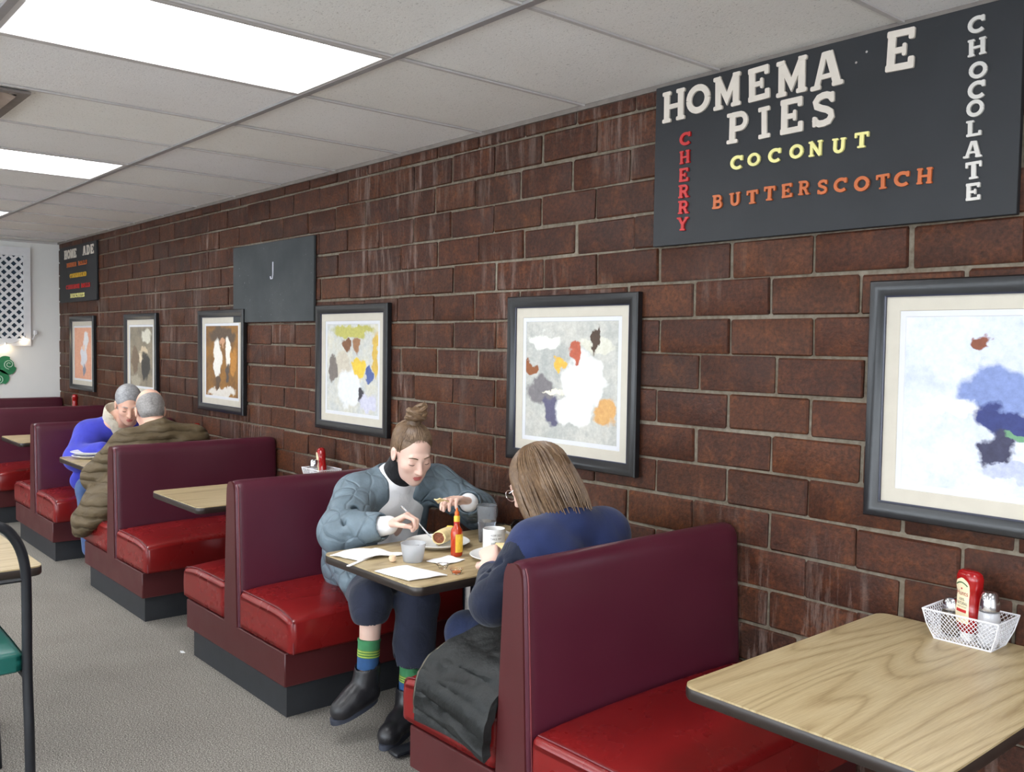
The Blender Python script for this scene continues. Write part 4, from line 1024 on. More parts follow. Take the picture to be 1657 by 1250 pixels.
class HeadFrame:
    def __init__(s, o, yaw, pitch, roll=0, sc=1.0):
        y, p, r = map(math.radians, (yaw, pitch, roll)); f = np.array([math.cos(y)*math.cos(p), math.sin(y)*math.cos(p), -math.sin(p)])
        rr = np.cross(f, [0, 0, 1]); rr /= np.linalg.norm(rr); u = np.cross(rr, f)
        s.r = rr*math.cos(r)+u*math.sin(r); s.u = -rr*math.sin(r)+u*math.cos(r); s.f = f; s.o = np.array(o, float); s.sc = sc; s.R = np.array([s.r, s.f, s.u])
    def w(s, x, y, z): return s.o+s.sc*(x*s.r+y*s.f+z*s.u)
    def loc(s, P): return ((P-s.o) @ s.R.T)/s.sc
def head(S, H, neck, nr=.052, male=False, ears=True):
    e = lambda c, r, k=.02, sub=False: S.ell(H.w(*c), np.array(r)*H.sc, H.R, k, sub)
    e((0, -.012, .045), (.075, .096, .085)); e((0, .034, -.02), (.0625, .066, .088), .03); e((0, .042, -.072), (.047, .048, .040), .03)
    e((0, .073, -.098), (.021, .019, .017), .025)
    for s_ in (-1, 1):
        e((s_*.040, .062, -.022), (.024, .024, .022), .02)
        e((s_*.033, .106, .006), (.017, .014, .011), .012, True)
        e((s_*.031, .081, .004), (.0165, .0145, .0135), .003)
        if ears:
            e((s_*.078, -.006, -.004), (.008, .020, .031), .006); e((s_*.085, .002, .0), (.006, .010, .016), .004, True); e((s_*.081, -.014, .006), (.006, .012, .022), .004)
    S.cone(H.w(-.034, .085, .027), H.w(.034, .085, .027), .010*H.sc, .010*H.sc, .014)
    S.cone(H.w(0, .092, .020), H.w(0, .116, -.030), .0075*H.sc, .0105*H.sc, .010)
    for s_ in (-1, 1): e((s_*.0115, .104, -.033), (.0085, .010, .0075), .006)
    e((0, .094, -.050), (.018, .010, .010), .012)
    S.cone(H.w(-.017, .0945, -.0605), H.w(.017, .0945, -.0605), .0042*H.sc, .0042*H.sc, .005); e((0, .0985, -.0585), (.013, .0065, .0045), .004)
    e((0, .0965, -.0705), (.016, .0075, .0058), .005)
    S.cone(H.w(0, -.030, -.05), neck, nr*H.sc, nr*1.12, .03)
def face_marks(H, parent, org, brow_m, lash_m, lips=True):
    for s_ in (-1, 1):
        pts = [H.w(s_*x, y, z)-org for x, y, z in ((.014, .0985, .028), (.026, .0985, .0335), (.038, .0935, .034), (.050, .083, .029))]
        MB().tube(pts, [.0022, .0030, .0028, .0012], 6).obj('eyebrow', brow_m, parent)
        pts = []
        for k in range(7):
            a = -1.15+2.3*k/6; pts.append(H.w(s_*(.031+.0160*math.sin(a)), .081+.0138*math.cos(a)*.96, .004-.0062+.0022*abs(math.sin(a)))-org)
        MB().tube(pts, [.0006, .0012, .0015, .0016, .0015, .0013, .0008], 6).obj('eyelashes', lash_m, parent)
def hand(S, wrist, knuckle, pn, thumb_side, curl=(25, 35, 25), tcurl=.5, sc=1.0, spread=.006):
    """wrist->middle knuckle gives the palm direction; pn = way the palm faces; thumb_side = +1/-1 along f x pn"""
    w = np.array(wrist, float); f = np.array(knuckle, float)-w; f /= np.linalg.norm(f); n = np.array(pn, float); n -= f*(n@f); n /= np.linalg.norm(n); l = np.cross(f, n)*thumb_side
    tips = []
    rot = lambda a: f*math.cos(a)+n*math.sin(a)
    for j, (off, ln, seg) in enumerate(((.027, .086, (.043, .026, .021)), (.009, .090, (.047, .029, .022)), (-.009, .086, (.043, .027, .021)), (-.026, .078, (.034, .021, .018)))):
        kn = w+f*ln*sc+l*off*sc
        S.cone(w+l*off*.55*sc+f*.012, kn, .0145*sc, .0105*sc, .010)
        p = kn; a = 0; r = .0092*sc
        for q, L_ in enumerate(seg):
            a += math.radians(curl[q]*(1+.10*j)); d = rot(a)+l*spread*8*(1.5-j)*.12; d /= np.linalg.norm(d); p2 = p+d*L_*sc; S.cone(p, p2, r, r*.9, .0022); p = p2; r *= .92
        tips.append(p)
    t0 = w+f*.022*sc+l*.026*sc; d0 = f*.62+l*.62+n*.35*tcurl; d0 /= np.linalg.norm(d0); t1 = t0+d0*.044*sc
    d1 = f*.85+l*.12+n*.62*tcurl; d1 /= np.linalg.norm(d1); t2 = t1+d1*.034*sc; d2 = f*.75-l*.25+n*.7*tcurl; d2 /= np.linalg.norm(d2); t3 = t2+d2*.026*sc
    S.cone(t0, t1, .0155*sc, .0115*sc, .010).cone(t1, t2, .0108*sc, .0098*sc, .003).cone(t2, t3, .0098*sc, .0082*sc, .003)
    tips.append(t3); return tips
def m_skin(name, rgb, red=(214, 150, 134)):
    t = NT(name); co = t.coord(); a = t.noise(co, 14, 4); c = t.ramp(a, [(.35, lin(rgb)), (.75, lin(red))])
    t.base(t.mix(.35, lin(rgb), c)); t.set(.48, 0, .4); t.b.inputs['Subsurface Weight'].default_value = .08; t.b.inputs['Subsurface Radius'].default_value = (.02, .008, .005)
    t.bump(t.noise(co, 260, 3), .08, .001); return t.m
def m_quilt(name, rgb, scale, depth=.012, rough=.6, kind='voronoi', stretch=(1, 1, 1), var=.2):
    t = NT(name); co = t.coord('Object', stretch); wn = t.n('ShaderNodeTexNoise'); wn.inputs['Scale'].default_value = 5; t.l(co, wn.inputs['Vector'])
    wv = t.n('ShaderNodeVectorMath', operation='MULTIPLY_ADD'); t.l(wn.outputs['Color'], wv.inputs[0]); wv.inputs[1].default_value = (.09, .09, .09); t.l(co, wv.inputs[2])
    if kind == 'voronoi':
        v = t.n('ShaderNodeTexVoronoi', feature='DISTANCE_TO_EDGE'); v.inputs['Scale'].default_value = scale; t.l(wv.outputs[0], v.inputs['Vector']); h = t.ramp(v.outputs['Distance'], [(0, (0, 0, 0)), (.10, (.6, .6, .6)), (.4, (1, 1, 1))])
    else:
        v = t.n('ShaderNodeTexWave', wave_type='BANDS', bands_direction='Z', wave_profile='SIN'); v.inputs['Scale'].default_value = scale; v.inputs['Distortion'].default_value = 1.2; v.inputs['Detail'].default_value = 2; t.l(wv.outputs[0], v.inputs['Vector']); h = t.ramp(v.outputs['Fac'], [(0, (0, 0, 0)), (.3, (.65, .65, .65)), (1, (1, 1, 1))])
    n = t.noise(co, 16, 4); c = lin(rgb)
    base = t.ramp(n, [(.3, tuple(x*(1-var) for x in c[:3])), (.7, tuple(min(1, x*(1+var)) for x in c[:3]))])
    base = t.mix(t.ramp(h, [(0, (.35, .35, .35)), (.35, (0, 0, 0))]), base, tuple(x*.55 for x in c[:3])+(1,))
    t.base(base); t.set(rough, 0, .35); t.bump(t.math('ADD', h, t.math('MULTIPLY', n, .8)), .8, depth); return t.m
def m_cloth(name, rgb, fold=10, strength=.5, rough=.8, weave=500, var=.15):
    t = NT(name); co = t.coord(); n = t.noise(co, fold, 4, .5, .6); w = t.noise(co, weave, 2); c = lin(rgb)
    t.base(t.ramp(n, [(.3, tuple(x*(1-var) for x in c[:3])), (.7, tuple(min(1, x*(1+var)) for x in c[:3]))])); t.set(rough, 0, .25)
    t.b.inputs['Sheen Weight'].default_value = .15
    t.bump(t.math('ADD', n, t.math('MULTIPLY', w, .06)), strength, .018); return t.m
def m_hair(name, rgb, rgb2, sc=(60, 60, 8)):
    t = NT(name); co = t.coord(); n = t.noise(co, 90, 3, .6); b = t.noise(co, 9, 3)
    c = t.mix(.5, t.ramp(n, [(.3, lin(rgb)), (.7, lin(rgb2))]), t.ramp(b, [(.3, lin(rgb)), (.7, lin(rgb2))])); t.base(c); t.set(.42, 0, .4); t.bump(n, .25, .002); return t.m
SKIN = m_skin('fair_skin', (224, 190, 174)); SKIN2 = m_skin('ruddy_skin', (226, 182, 160), (206, 134, 116)); LIP = pm('lip', (196, 108, 104), .4)
HAIRB = m_hair('light_brown_hair', (80, 61, 46), (134, 108, 82)); HAIRC = m_hair('chestnut_hair', (68, 50, 37), (136, 108, 80)); HAIRG = m_hair('grey_hair', (112, 112, 114), (186, 186, 188)); HAIRD = m_hair('dark_grey_hair', (104, 100, 98), (170, 166, 164))
BROW = pm('brow_hair', (104, 80, 62), .7); LASH = pm('lash', (62, 46, 40), .6)
def locks(mb, paths, r0, r1, seg=5):
    for P in paths:
        n = len(P); mb.tube(P, [r0+(r1-r0)*abs(2*k/(n-1)-1)**2 for k in range(n)], seg)
def lip_fn(H):
    def fn(P):
        q = H.loc(P); d = ((q[:, 0]/.021)**2+((q[:, 1]-.099)/.014)**2+((q[:, 2]+.0645)/.0125)**2)
        return (d < 1).astype(int)
    return fn

# ---- woman in the grey quilted jacket
org = np.array([3.50, .46, .44])
wm = thing('person', 'woman in a grey quilted jacket with her hair in a bun, eating with a fork', 'person', tuple(org))
H = HeadFrame((3.22, .457, 1.043), 169.5, 25, -2)
J = dict(nb=(3.335, .455, .925), rs=(3.39, .625, .855), ls=(3.34, .235, .875), re=(3.23, .79, .745), rw=(3.035, .682, .792), le=(3.16, .14, .77), lw=(2.995, .325, .852), hp=(3.50, .46, .52))
S = SDF((2.74, .04, .0), (3.72, .98, 1.24), .004)
head(S, H, J['nb'], .050)
S.chain([J['nb'], (3.42, .45, .75), J['hp']], [.07, .10, .12], .04)
S.chain([J['nb'], J['rs'], J['re'], J['rw']], [.04, .035, .034, .026], .02); S.chain([J['nb'], J['ls'], J['le'], J['lw']], [.04, .035, .034, .026], .02)
S.chain([(3.50, .54, .51), (3.02, .775, .50), (3.0, .80, .26)], [.08, .045, .036], .03); S.chain([(3.50, .38, .51), (2.93, .615, .52), (2.93, .655, .18)], [.08, .045, .036], .03)
ft = hand(S, J['rw'], (2.965, .635, .845), (-.55, -.35, -.75), -1, (52, 62, 40), 1.0, .98)
hand(S, J['lw'], (2.975, .415, .882), (-.25, .35, -.9), -1, (18, 38, 30), .9, .98)
bo = S.obj('body', [SKIN, LIP], wm, org, lip_fn(H), 1)
face_marks(H, bo, org, BROW, LASH)
# hair swept up to a bun
S = SDF(H.o-.19, H.o+.21, .0035)
S.ell(H.w(0, -.018, .048), (.080, .0985, .0875), H.R, .01); S.ell(H.w(0, -.045, .0), (.074, .068, .083), H.R, .02)
S.ell(H.w(0, .116, -.030), (.074, .074, .122), H.R, .010, True); S.ell(H.w(0, .03, -.098), (.12, .14, .068), H.R, .012, True)
for s_ in (-1, 1): S.ell(H.w(s_*.088, .006, -.012), (.03, .026, .030), H.R, .006, True)
S.ell(H.w(0, -.022, .142), (.026, .026, .02), H.R, .015)
hb = S.obj('hair', HAIRB, wm, org, None, 1)
m = MB(); P = []
rr = random.Random(2)
base = H.w(0, -.022, .140)
for k in range(110):
    a = 2*math.pi*(k+rr.uniform(-.3, .3))/110; front = math.cos(a); side = math.sin(a)
    # start at the hairline, sweep over the skull to the knot
    if front > .25: st = (side*.074, .080*front**.4-.012, .086+.010*rr.random())
    elif front > -.35: st = (side*.0835, .03+.05*front, .02+.03*rr.random())
    else: st = (side*.070, -.095+.01*rr.random(), -.05+.03*rr.random())
    path = []
    for q in range(9):
        t_ = q/8; x = st[0]*(1-t_); y = st[1]*(1-t_)+(-.022)*t_; z = st[2]*(1-t_)+.138*t_
        v = np.array([x/.081, (y+.018)/.0995, (z-.048)/.0885]); nv = np.linalg.norm(v)
        if nv > 1e-6: v = v/nv*(1.0+.022*rr.random()) if nv < 1.25 else v
        path.append(H.w(v[0]*.081, v[1]*.0995-.018, v[2]*.0885+.048)-org)
    P.append(path)
locks(m, P, .0030, .0006); m.obj('hair_strands', HAIRB, hb)
m = MB(); bc = (0, -.018, .178)
for k in range(9):
    ph = k*.7; tilt = rr.uniform(-.5, .5); pts = []
    for q in range(22):
        a = 2*math.pi*q/21*1.05+ph; R_ = .030+.004*math.sin(2*a+k)-.0012*abs(k-4); x = R_*math.cos(a)*1.25; y = R_*math.sin(a); z = .012*math.sin(a+tilt*3)+(k-4)*.0048
        pts.append(H.w(bc[0]+x, bc[1]+y*.95, bc[2]+z+tilt*.02*math.cos(a))-org)
    m.tube(pts, .0095, 7)
m.lathe([(.002, -.034), (.028, -.022), (.036, 0), (.030, .022), (.002, .032)], seg=16, M=Matrix.Translation(Vector(H.w(*bc)-org)))
for k in range(4):
    a = rr.uniform(1.8, 3.4); m.tube([H.w(.02*math.cos(a), -.02, .19)-org, H.w(.045*math.cos(a), -.01, .215+.01*k)-org, H.w(.035*math.cos(a), 0, .232+.006*k)-org], [.002, .0016, .0006], 5)
m.obj('hair_bun', HAIRB, hb)
# white shirt, black roll neck, jacket
WSH = m_cloth('white_sweatshirt', (232, 232, 234), 14, .35, .85, 400, .05); BLKN = m_cloth('black_rib_knit', (20, 20, 24), 30, .4, .9); JKT = m_quilt('grey_quilted_nylon', (106, 121, 131), 12.5, .007, .5)
S = SDF((2.95, .12, .45), (3.70, .86, .99), .005)
for s_ in (-1, 1): S.cone((3.49, .455+s_*.06, .52), (3.40, .45+s_*.07, .80), .125, .105, .04)
S.cone((3.40, .45, .80), (3.345, .455, .905), .10, .080, .04); S.chain([J['rs'], (3.35, .455, .915), J['ls']], [.062, .070, .060], .03)
S.cone((3.10, .72, .775), (3.04, .685, .79), .043, .037, .01); S.cone((3.05, .275, .83), (3.00, .32, .85), .042, .038, .01)
S.obj('sweatshirt', WSH, wm, org, None, 1)
S = SDF((3.1, .3, .82), (3.5, .62, 1.06), .004); S.cone((3.342, .455, .912), (3.282, .453, .992), .078, .066, .01); S.cone((3.26, .452, 1.02), (3.24, .452, 1.06), .058, .058, 0, True); S.obj('roll_neck', BLKN, wm, org, None, 1)
S = SDF((2.94, .03, .40), (3.74, .98, 1.0), .005)
for s_ in (-1, 1): S.cone((3.52, .455+s_*.085, .53), (3.42, .45+s_*.095, .82), .155, .118, .05)
S.chain([(3.36, .455, .905), J['rs']], [.085, .082], .04); S.chain([(3.36, .455, .905), J['ls']], [.085, .080], .04)
S.chain([J['rs'], J['re'], (3.085, .712, .778)], [.092, .088, .060], .035); S.chain([J['ls'], J['le'], (3.03, .295, .838)], [.088, .080, .056], .035)
S.cone((3.40, .66, .62), (3.20, .745, .545), .105, .062, .05)
S.cone((3.06, .70, .785), (3.0, .67, .80), .047, .047, .006, True); S.cone((3.01, .31, .848), (2.95, .36, .86), .045, .045, .006, True)
S.cone((3.315, .455, .955), (3.225, .46, .76), .066, .050, .02, True); S.cone((3.225, .46, .76), (3.25, .46, .5), .050, .030, .02, True); S.cone((3.33, .455, .955), (3.29, .456, 1.02), .080, .084, .010, True)
rj = random.Random(4)
for k in range(26):   # creases round the sleeves
    a_, b_ = [(J['rs'], J['re']), (J['re'], (3.085, .712, .778)), (J['ls'], J['le']), (J['le'], (3.03, .295, .838))][k % 4]; t_ = rj.uniform(.1, .95)
    c_ = np.array(a_)*(1-t_)+np.array(b_)*t_; dv = np.array([rj.gauss(0, 1) for _ in range(3)]); dv /= np.linalg.norm(dv); c_ = c_+dv*.094; tv = np.array([rj.gauss(0, 1) for _ in range(3)])*.03
    S.cone(c_-tv, c_+tv, .007, .004, .02, True)
jk = S.obj('jacket', JKT, wm, org, None, 1)
m = MB()
for p in ((3.203, .77, .575),): m.lathe([(.001, 0), (.009, .001), (.009, .004), (.001, .005)], seg=12, M=Matrix.Translation(Vector(np.array(p)-org)) @ R3('Y', -90))
m.obj('button', BLACKM, jk)['kind'] = 'stuff'
DENIM = m_cloth('dark_denim', (40, 44, 60), 12, .5, .85, 700, .25)
S = SDF((2.78, .25, .13), (3.72, .96, .68), .005)
S.chain([(3.50, .54, .50), (3.025, .775, .51), (3.003, .792, .475)], [.105, .080, .074], .03); S.chain([(3.50, .37, .50), (2.935, .615, .50), (2.925, .645, .29)], [.105, .080, .086], .03)
S.cone((3.50, .37, .51), (3.50, .55, .51), .12, .12, .04)
S.cone((3.003, .79, .45), (2.995, .80, .25), .058, .064, .004, True); S.cone((2.925, .648, .255), (2.925, .65, .13), .078, .085, .004, True)
S.ell((3.0, .795, .20), (.115, .115, .215), None, .003, True); S.ell((2.925, .650, .05), (.115, .115, .195), None, .003, True)
S.obj('cropped_jeans', DENIM, wm, org, None, 1)
SOCK = NT('striped_sock'); co = SOCK.coord(); sx = SOCK.n('ShaderNodeSeparateXYZ'); SOCK.l(co, sx.inputs[0])
def sock(ank, up_, nm):
    a = np.array(ank, float); u = np.array(up_, float)
    d = u-a
    segs = [(0, .42, pm('blue_sock', (44, 82, 128), .9, bump=.4, bscale=300)), (.42, .70, pm('olive_green_sock', (86, 128, 62), .9, bump=.4, bscale=300)), (.70, 1.0, pm('green_sock', (62, 128, 84), .9, bump=.4, bscale=300))]
    m = MB(); mats = []
    for i, (t0, t1, mt) in enumerate(segs):
        m.cur = i; mats.append(mt)
        n = 4; m.tube([a+d*(t0+(t1-t0)*k/n)-org for k in range(n+1)], [.0415+.002*(t0+(t1-t0)*k/n) for k in range(n+1)], 18)
    m.cur = 3; mats.append(pm('lime_stripe', (176, 190, 84), .9))
    for t0 in (.46, .55, .64): m.tube([a+d*(t0-.01)-org, a+d*(t0+.015)-org], .0436, 18)
    m.cur = 2; m.tube([a+d*.97-org, a+d*1.02-org], .0455, 18)
    m.obj(nm, mats, wm, True, 60)
sock((3.0, .803, .255), (3.003, .795, .365), 'sock'); sock((2.93, .657, .15), (2.927, .652, .25), 'sock')
LEATHER = pm('black_leather', (34, 33, 36), .38, bump=.35, bscale=40, bdist=.004); SOLE = pm('boot_sole', (56, 60, 72), .6)
def boot(ank, heel, toe, nm):
    a, h_, t_ = [np.array(v, float) for v in (ank, heel, toe)]; lo_ = np.minimum(np.minimum(a, h_), t_)-.09; hi_ = np.maximum(np.maximum(a, h_), t_)+.09
    S = SDF(lo_, hi_, .004); up_ = a-h_; up_ /= np.linalg.norm(up_); fd = t_-h_; L = np.linalg.norm(fd); fd /= L
    nn = np.cross(fd, np.cross(up_, fd)); nn /= np.linalg.norm(nn)
    S.cone(a+up_*.015, h_+nn*.05+fd*.035, .050, .046, .02); S.cone(a, h_+nn*.05+fd*.085, .030, .038, .03); S.chain([h_+nn*.04+fd*.02, h_+nn*.045+fd*L*.5, t_+nn*.032-fd*.045], [.040, .042, .040], .03); S.cone(t_+nn*.028-fd*.05, t_+nn*.026-fd*.035, .038, .034, .02)
    S.cone(a+up_*.03, a+up_*.10, .0455, .05, .004, True)
    c_ = (h_+t_)/2-nn*.1; S.ell(c_-nn*.1+fd*0, (.4, .4, .0995), np.array([fd, np.cross(nn, fd), nn]), 0, True)
    b_ = S.obj(nm, LEATHER, wm, org, None, 1)
    sd = np.cross(nn, fd); m = MB(); out = []
    for k in range(28):
        q = 2*math.pi*k/28; x = math.cos(q); wd = (.036+.010*max(0, x))*(1 if abs(x) < .95 else .95); out.append((L/2-.002+(L/2+.012)*x, wd*math.sin(q)))
    m.prism(out, -.010, .010, lambda u, v, d: tuple(h_+fd*u+sd*v+nn*d-org)); m.obj('boot_sole', SOLE, b_, True, 40)
    m = MB(); m.tube([a+up_*.035-fd*.044-org, a+up_*.062-fd*.05-org, a+up_*.066-fd*.042-org, a+up_*.04-fd*.036-org], .0035, 6); m.obj('pull_tab', pm('tan_tab', (110, 84, 52), .8), b_)
boot((3.0, .80, .245), (3.01, .765, .125), (2.995, .955, .085), 'ankle_boot'); boot((2.93, .657, .15), (2.945, .635, .012), (2.83, .84, .012), 'ankle_boot')
# fork and tortilla piece held in her hands
fk = thing('fork', 'metal fork held in the hand of the woman in grey', 'fork', (2.965, .64, .82))
A = np.array([3.0, .655, .868]); B = np.array([2.905, .575, .748]); o_ = np.array([2.965, .64, .82])
MB().tube([A-o_, (A*.55+B*.45)+np.array([0, 0, .006])-o_, B-o_], [.0042, .0026, .0030], 8).obj('handle', CHROME, fk)
dv = (B-A)/np.linalg.norm(B-A); sd = np.cross(dv, [0, 0, 1]); sd /= np.linalg.norm(sd)
MB().sheet(lambda u, v: tuple(B+dv*.022*u+sd*.018*(v-.5)*(.4+.6*u)-o_), 3, 3, .0018).obj('neck', CHROME, fk)
for k in range(4): MB().tube([B+dv*.021+sd*.018*(k-1.5)/3-o_, B+dv*.05+sd*.018*(k-1.5)/3-o_], [.0016, .0008], 5).obj('tine', CHROME, fk)
o = MB().sheet(lambda u, v: (.055*(u-.5)*(1-.5*v), .05*(v-.5), .010*math.sin(3*u)*math.cos(2*v)), 8, 8, .004).obj('tortilla_piece', TORT); o.location = (2.945, .505, .882); o.rotation_euler = (.5, .2, .4); tag(o, 'torn tortilla piece held up by the woman in grey', 'food')
# ---- woman in the navy jacket, seen from behind
org = np.array([2.14, .56, .44])
pn_ = thing('person', 'woman in a navy jacket with brown bobbed hair, her back to the camera', 'person', tuple(org))
H = HeadFrame((2.285, .575, 1.035), 14, 26, 0)
J = dict(nb=(2.185, .555, .925), ls=(2.165, .705, .865), rs=(2.165, .385, .865), le=(2.155, .885, .715), lw=(2.335, .735, .770), re=(2.24, .24, .72), rw=(2.43, .37, .765), hp=(2.11, .56, .52))
S = SDF((1.95, .1, .0), (2.72, 1.0, 1.2), .0045)
head(S, H, J['nb'], .050)
S.chain([J['nb'], (2.13, .56, .75), J['hp']], [.07, .10, .12], .04)
S.chain([J['nb'], J['ls'], J['le'], J['lw']], [.05, .05, .036, .026], .03); S.chain([J['nb'], J['rs'], J['re'], J['rw']], [.05, .05, .036, .026], .03)
S.chain([(2.12, .64, .51), (2.53, .70, .51), (2.50, .66, .08), (2.60, .66, .04)], [.08, .042, .036, .035], .03); S.chain([(2.12, .48, .51), (2.55, .46, .51), (2.50, .46, .08), (2.60, .46, .04)], [.08, .042, .036, .035], .03)
hand(S, J['lw'], (2.405, .70, .815), (.45, -.75, -.35), 1, (48, 55, 35), 1.0, .98)
hand(S, J['rw'], (2.51, .41, .775), (.3, .8, -.4), -1, (35, 45, 30), .8, .98)
bo = S.obj('body', [SKIN, LIP], pn_, org, lip_fn(H), 1); face_marks(H, bo, org, BROW, LASH)
S = SDF(H.o-.22, H.o+.22, .004)
S.ell(H.w(0, -.020, .045), (.086, .104, .092), H.R, .01)
for s_ in (-1, 1): S.cone(H.w(s_*.062, -.010, .02), H.w(s_*.075, .0, -.105), .034, .026, .03)
S.cone(H.w(0, -.07, .02), H.w(0, -.085, -.115), .060, .048, .04); S.cone(H.w(-.05, -.06, -.02), H.w(-.055, -.06, -.12), .045, .036, .03); S.cone(H.w(.05, -.06, -.02), H.w(.055, -.06, -.12), .045, .036, .03)
S.ell(H.w(0, .112, -.05), (.068, .075, .125), H.R, .012, True)
hb = S.obj('hair', HAIRC, pn_, org, None, 1)
m = MB(); rr = random.Random(12); P = []
for k in range(170):
    a = math.radians(rr.uniform(35, 325)); sx_, cy_ = math.sin(a), math.cos(a)   # a = angle from the face direction
    path = []; L_ = rr.uniform(.85, 1.05); wob = rr.uniform(-.25, .25)
    for q in range(12):
        t_ = q/11*L_
        if t_ < .5:
            e = t_/.5*math.pi/2; rad = math.sin(e); z = .045+.096*math.cos(e); x = sx_*.089*rad; y = -.020+cy_*.107*rad
        else:
            f_ = (t_-.5)/.5; z = .045-.178*f_; fl = 1+.10*math.sin(f_*2.6)+.05*f_*wob; x = sx_*.091*fl; y = -.020+(cy_*.108*fl)-.012*f_
        j = .0025*math.sin(9*t_+wob*20); path.append(H.w(x+j, y+j, z)-org)
    P.append(path)
locks(m, P, .0048, .0014); m.obj('hair_strands', HAIRC, hb)
m = MB()
for s_ in (-1, 1):
    m.tube([H.w(s_*(.033+.026*math.cos(a)), .108-.10*(.033+.026*math.cos(a))**2*6, .004+.020*math.sin(a))-org for a in [2*math.pi*k/20 for k in range(20)]], .0014, 6, closed=True)
    m.tube([H.w(s_*.059, .09, .01)-org, H.w(s_*.076, .03, .012)-org, H.w(s_*.082, -.01, .01)-org], .0014, 6)
m.tube([H.w(-.008, .107, .008)-org, H.w(.008, .107, .008)-org], .0014, 6); m.obj('glasses', CHROME, pn_)
NAVY = m_cloth('navy_wool', (34, 45, 84), 7, .45, .85, 600, .18); NAVYD = m_cloth('dark_navy_sleeve', (24, 30, 48), 11, .7, .85, 600, .2)
S = SDF((1.94, .08, .40), (2.50, 1.02, 1.0), .005)
for s_ in (-1, 1): S.cone((2.10, .56+s_*.075, .52), (2.135, .555+s_*.10, .80), .14, .118, .05)
S.chain([(2.165, .555, .905), J['ls']], [.080, .080], .04); S.chain([(2.165, .555, .905), J['rs']], [.080, .080], .04)
S.chain([J['ls'], J['le'], (2.29, .775, .752)], [.082, .066, .050], .035); S.chain([J['rs'], J['re'], (2.39, .34, .755)], [.09, .068, .048], .035)
S.cone((2.32, .75, .765), (2.40, .68, .79), .038, .038, .005, True)
S.cone((2.20, .556, .95), (2.225, .56, 1.0), .07, .08, .012, True)
rj = random.Random(9)
for k in range(16):
    a_, b_ = [(J['ls'], J['le']), (J['le'], (2.29, .775, .752))][k % 2]; t_ = rj.uniform(.2, .95); c_ = np.array(a_)*(1-t_)+np.array(b_)*t_
    dv = np.array([rj.gauss(0, 1) for _ in range(3)]); dv /= np.linalg.norm(dv); c_ = c_+dv*.078; tv = np.array([rj.gauss(0, 1) for _ in range(3)])*.03; S.cone(c_-tv, c_+tv, .006, .004, .02, True)
le = np.array(J['le']); lsv = np.array(J['ls'])
S.obj('jacket', [NAVY, NAVYD], pn_, org, lambda P: ((P[:, 1] > .80) | (P[:, 2] < .80)).astype(int), 1)
S = SDF((2.08, .4, .86), (2.40, .72, 1.02), .004); S.cone((2.19, .556, .915), (2.225, .56, .965), .070, .060, .01); S.cone((2.22, .56, .98), (2.25, .56, 1.05), .056, .06, 0, True); S.obj('shirt_collar', m_cloth('grey_shirt', (176, 174, 176), 20, .3), pn_, org, None, 1)
BLUEJ = m_cloth('blue_denim', (34, 44, 74), 12, .5, .85, 700, .22)
S = SDF((1.98, .3, .03), (2.68, .86, .66), .005)
S.chain([(2.12, .65, .49), (2.52, .70, .495), (2.50, .665, .10)], [.10, .070, .060], .03); S.chain([(2.12, .47, .50), (2.55, .46, .505), (2.50, .46, .10)], [.105, .078, .060], .03); S.cone((2.12, .47, .50), (2.12, .65, .50), .11, .11, .04)
S.obj('jeans', BLUEJ, pn_, org, None, 1)
for y in (.665, .46):
    S = SDF((2.38, y-.09, -.01), (2.75, y+.09, .22), .005); S.cone((2.50, y, .15), (2.50, y, .06), .046, .046, .02); S.chain([(2.48, y, .05), (2.57, y, .05), (2.66, y, .04)], [.042, .044, .036], .03); S.ell((2.55, y, -.1), (.4, .4, .101), None, 0, True); S.obj('shoe', LEATHER, pn_, org, None, 1)
# ---- dark padded coat lying over the seat edge beside her
CO = m_quilt('dark_padded_coat', (30, 32, 32), 2.6, .016, .55, 'wave', (1, 1, 1), .18)
org = np.array([2.2, .98, .42])
tco = thing('coat', 'dark padded coat hanging over the aisle end of the nearest bench', 'coat', tuple(org))
CP = [(.66, .600), (.80, .575), (.90, .545), (.965, .512), (1.005, .470), (1.022, .420), (1.026, .370), (1.022, .325)]
def coat_fn(u, v):
    q = v*(len(CP)-1); i = min(int(q), len(CP)-2); f = q-i; f = f*f*(3-2*f)*.5+f*.5
    y = CP[i][0]+(CP[i+1][0]-CP[i][0])*f; z = CP[i][1]+(CP[i+1][1]-CP[i][1])*f
    xl = 2.285+.075*math.sin(min(1, v*1.15)*math.pi*.5)+.012*math.sin(5*v); xr = 1.985
    x = xr+(xl-xr)*u
    puff = .014*abs(math.sin(math.pi*(v*6.0+u*.7)))**.6*(.4+.6*math.sin(math.pi*min(1, max(0, u*1.02))))+.016*math.sin(4.2*u+2*v)*v
    edge = min(1, min(u, 1-u)*9, (1-v)*9)
    return (x-org[0], y+puff*(.35+.65*v)-org[1], z+puff*(1-v)+.010*math.sin(7*u)*(1-v)-(1-edge)*.0-org[2]-.02*(1-u)*0)
def puffed(u, v):
    return coat_fn(u, v)
MB().sheet(puffed, 34, 44, .030).obj('coat_shell', CO, tco, True, 70)
MB().tube([np.array(coat_fn(1.0, v_))+np.array([.004, .012, .006]) for v_ in [.25+.05*k for k in range(15)]], .0032, 6).obj('zipper', pm('brass_zip', (96, 90, 80), .35, .8), tco)
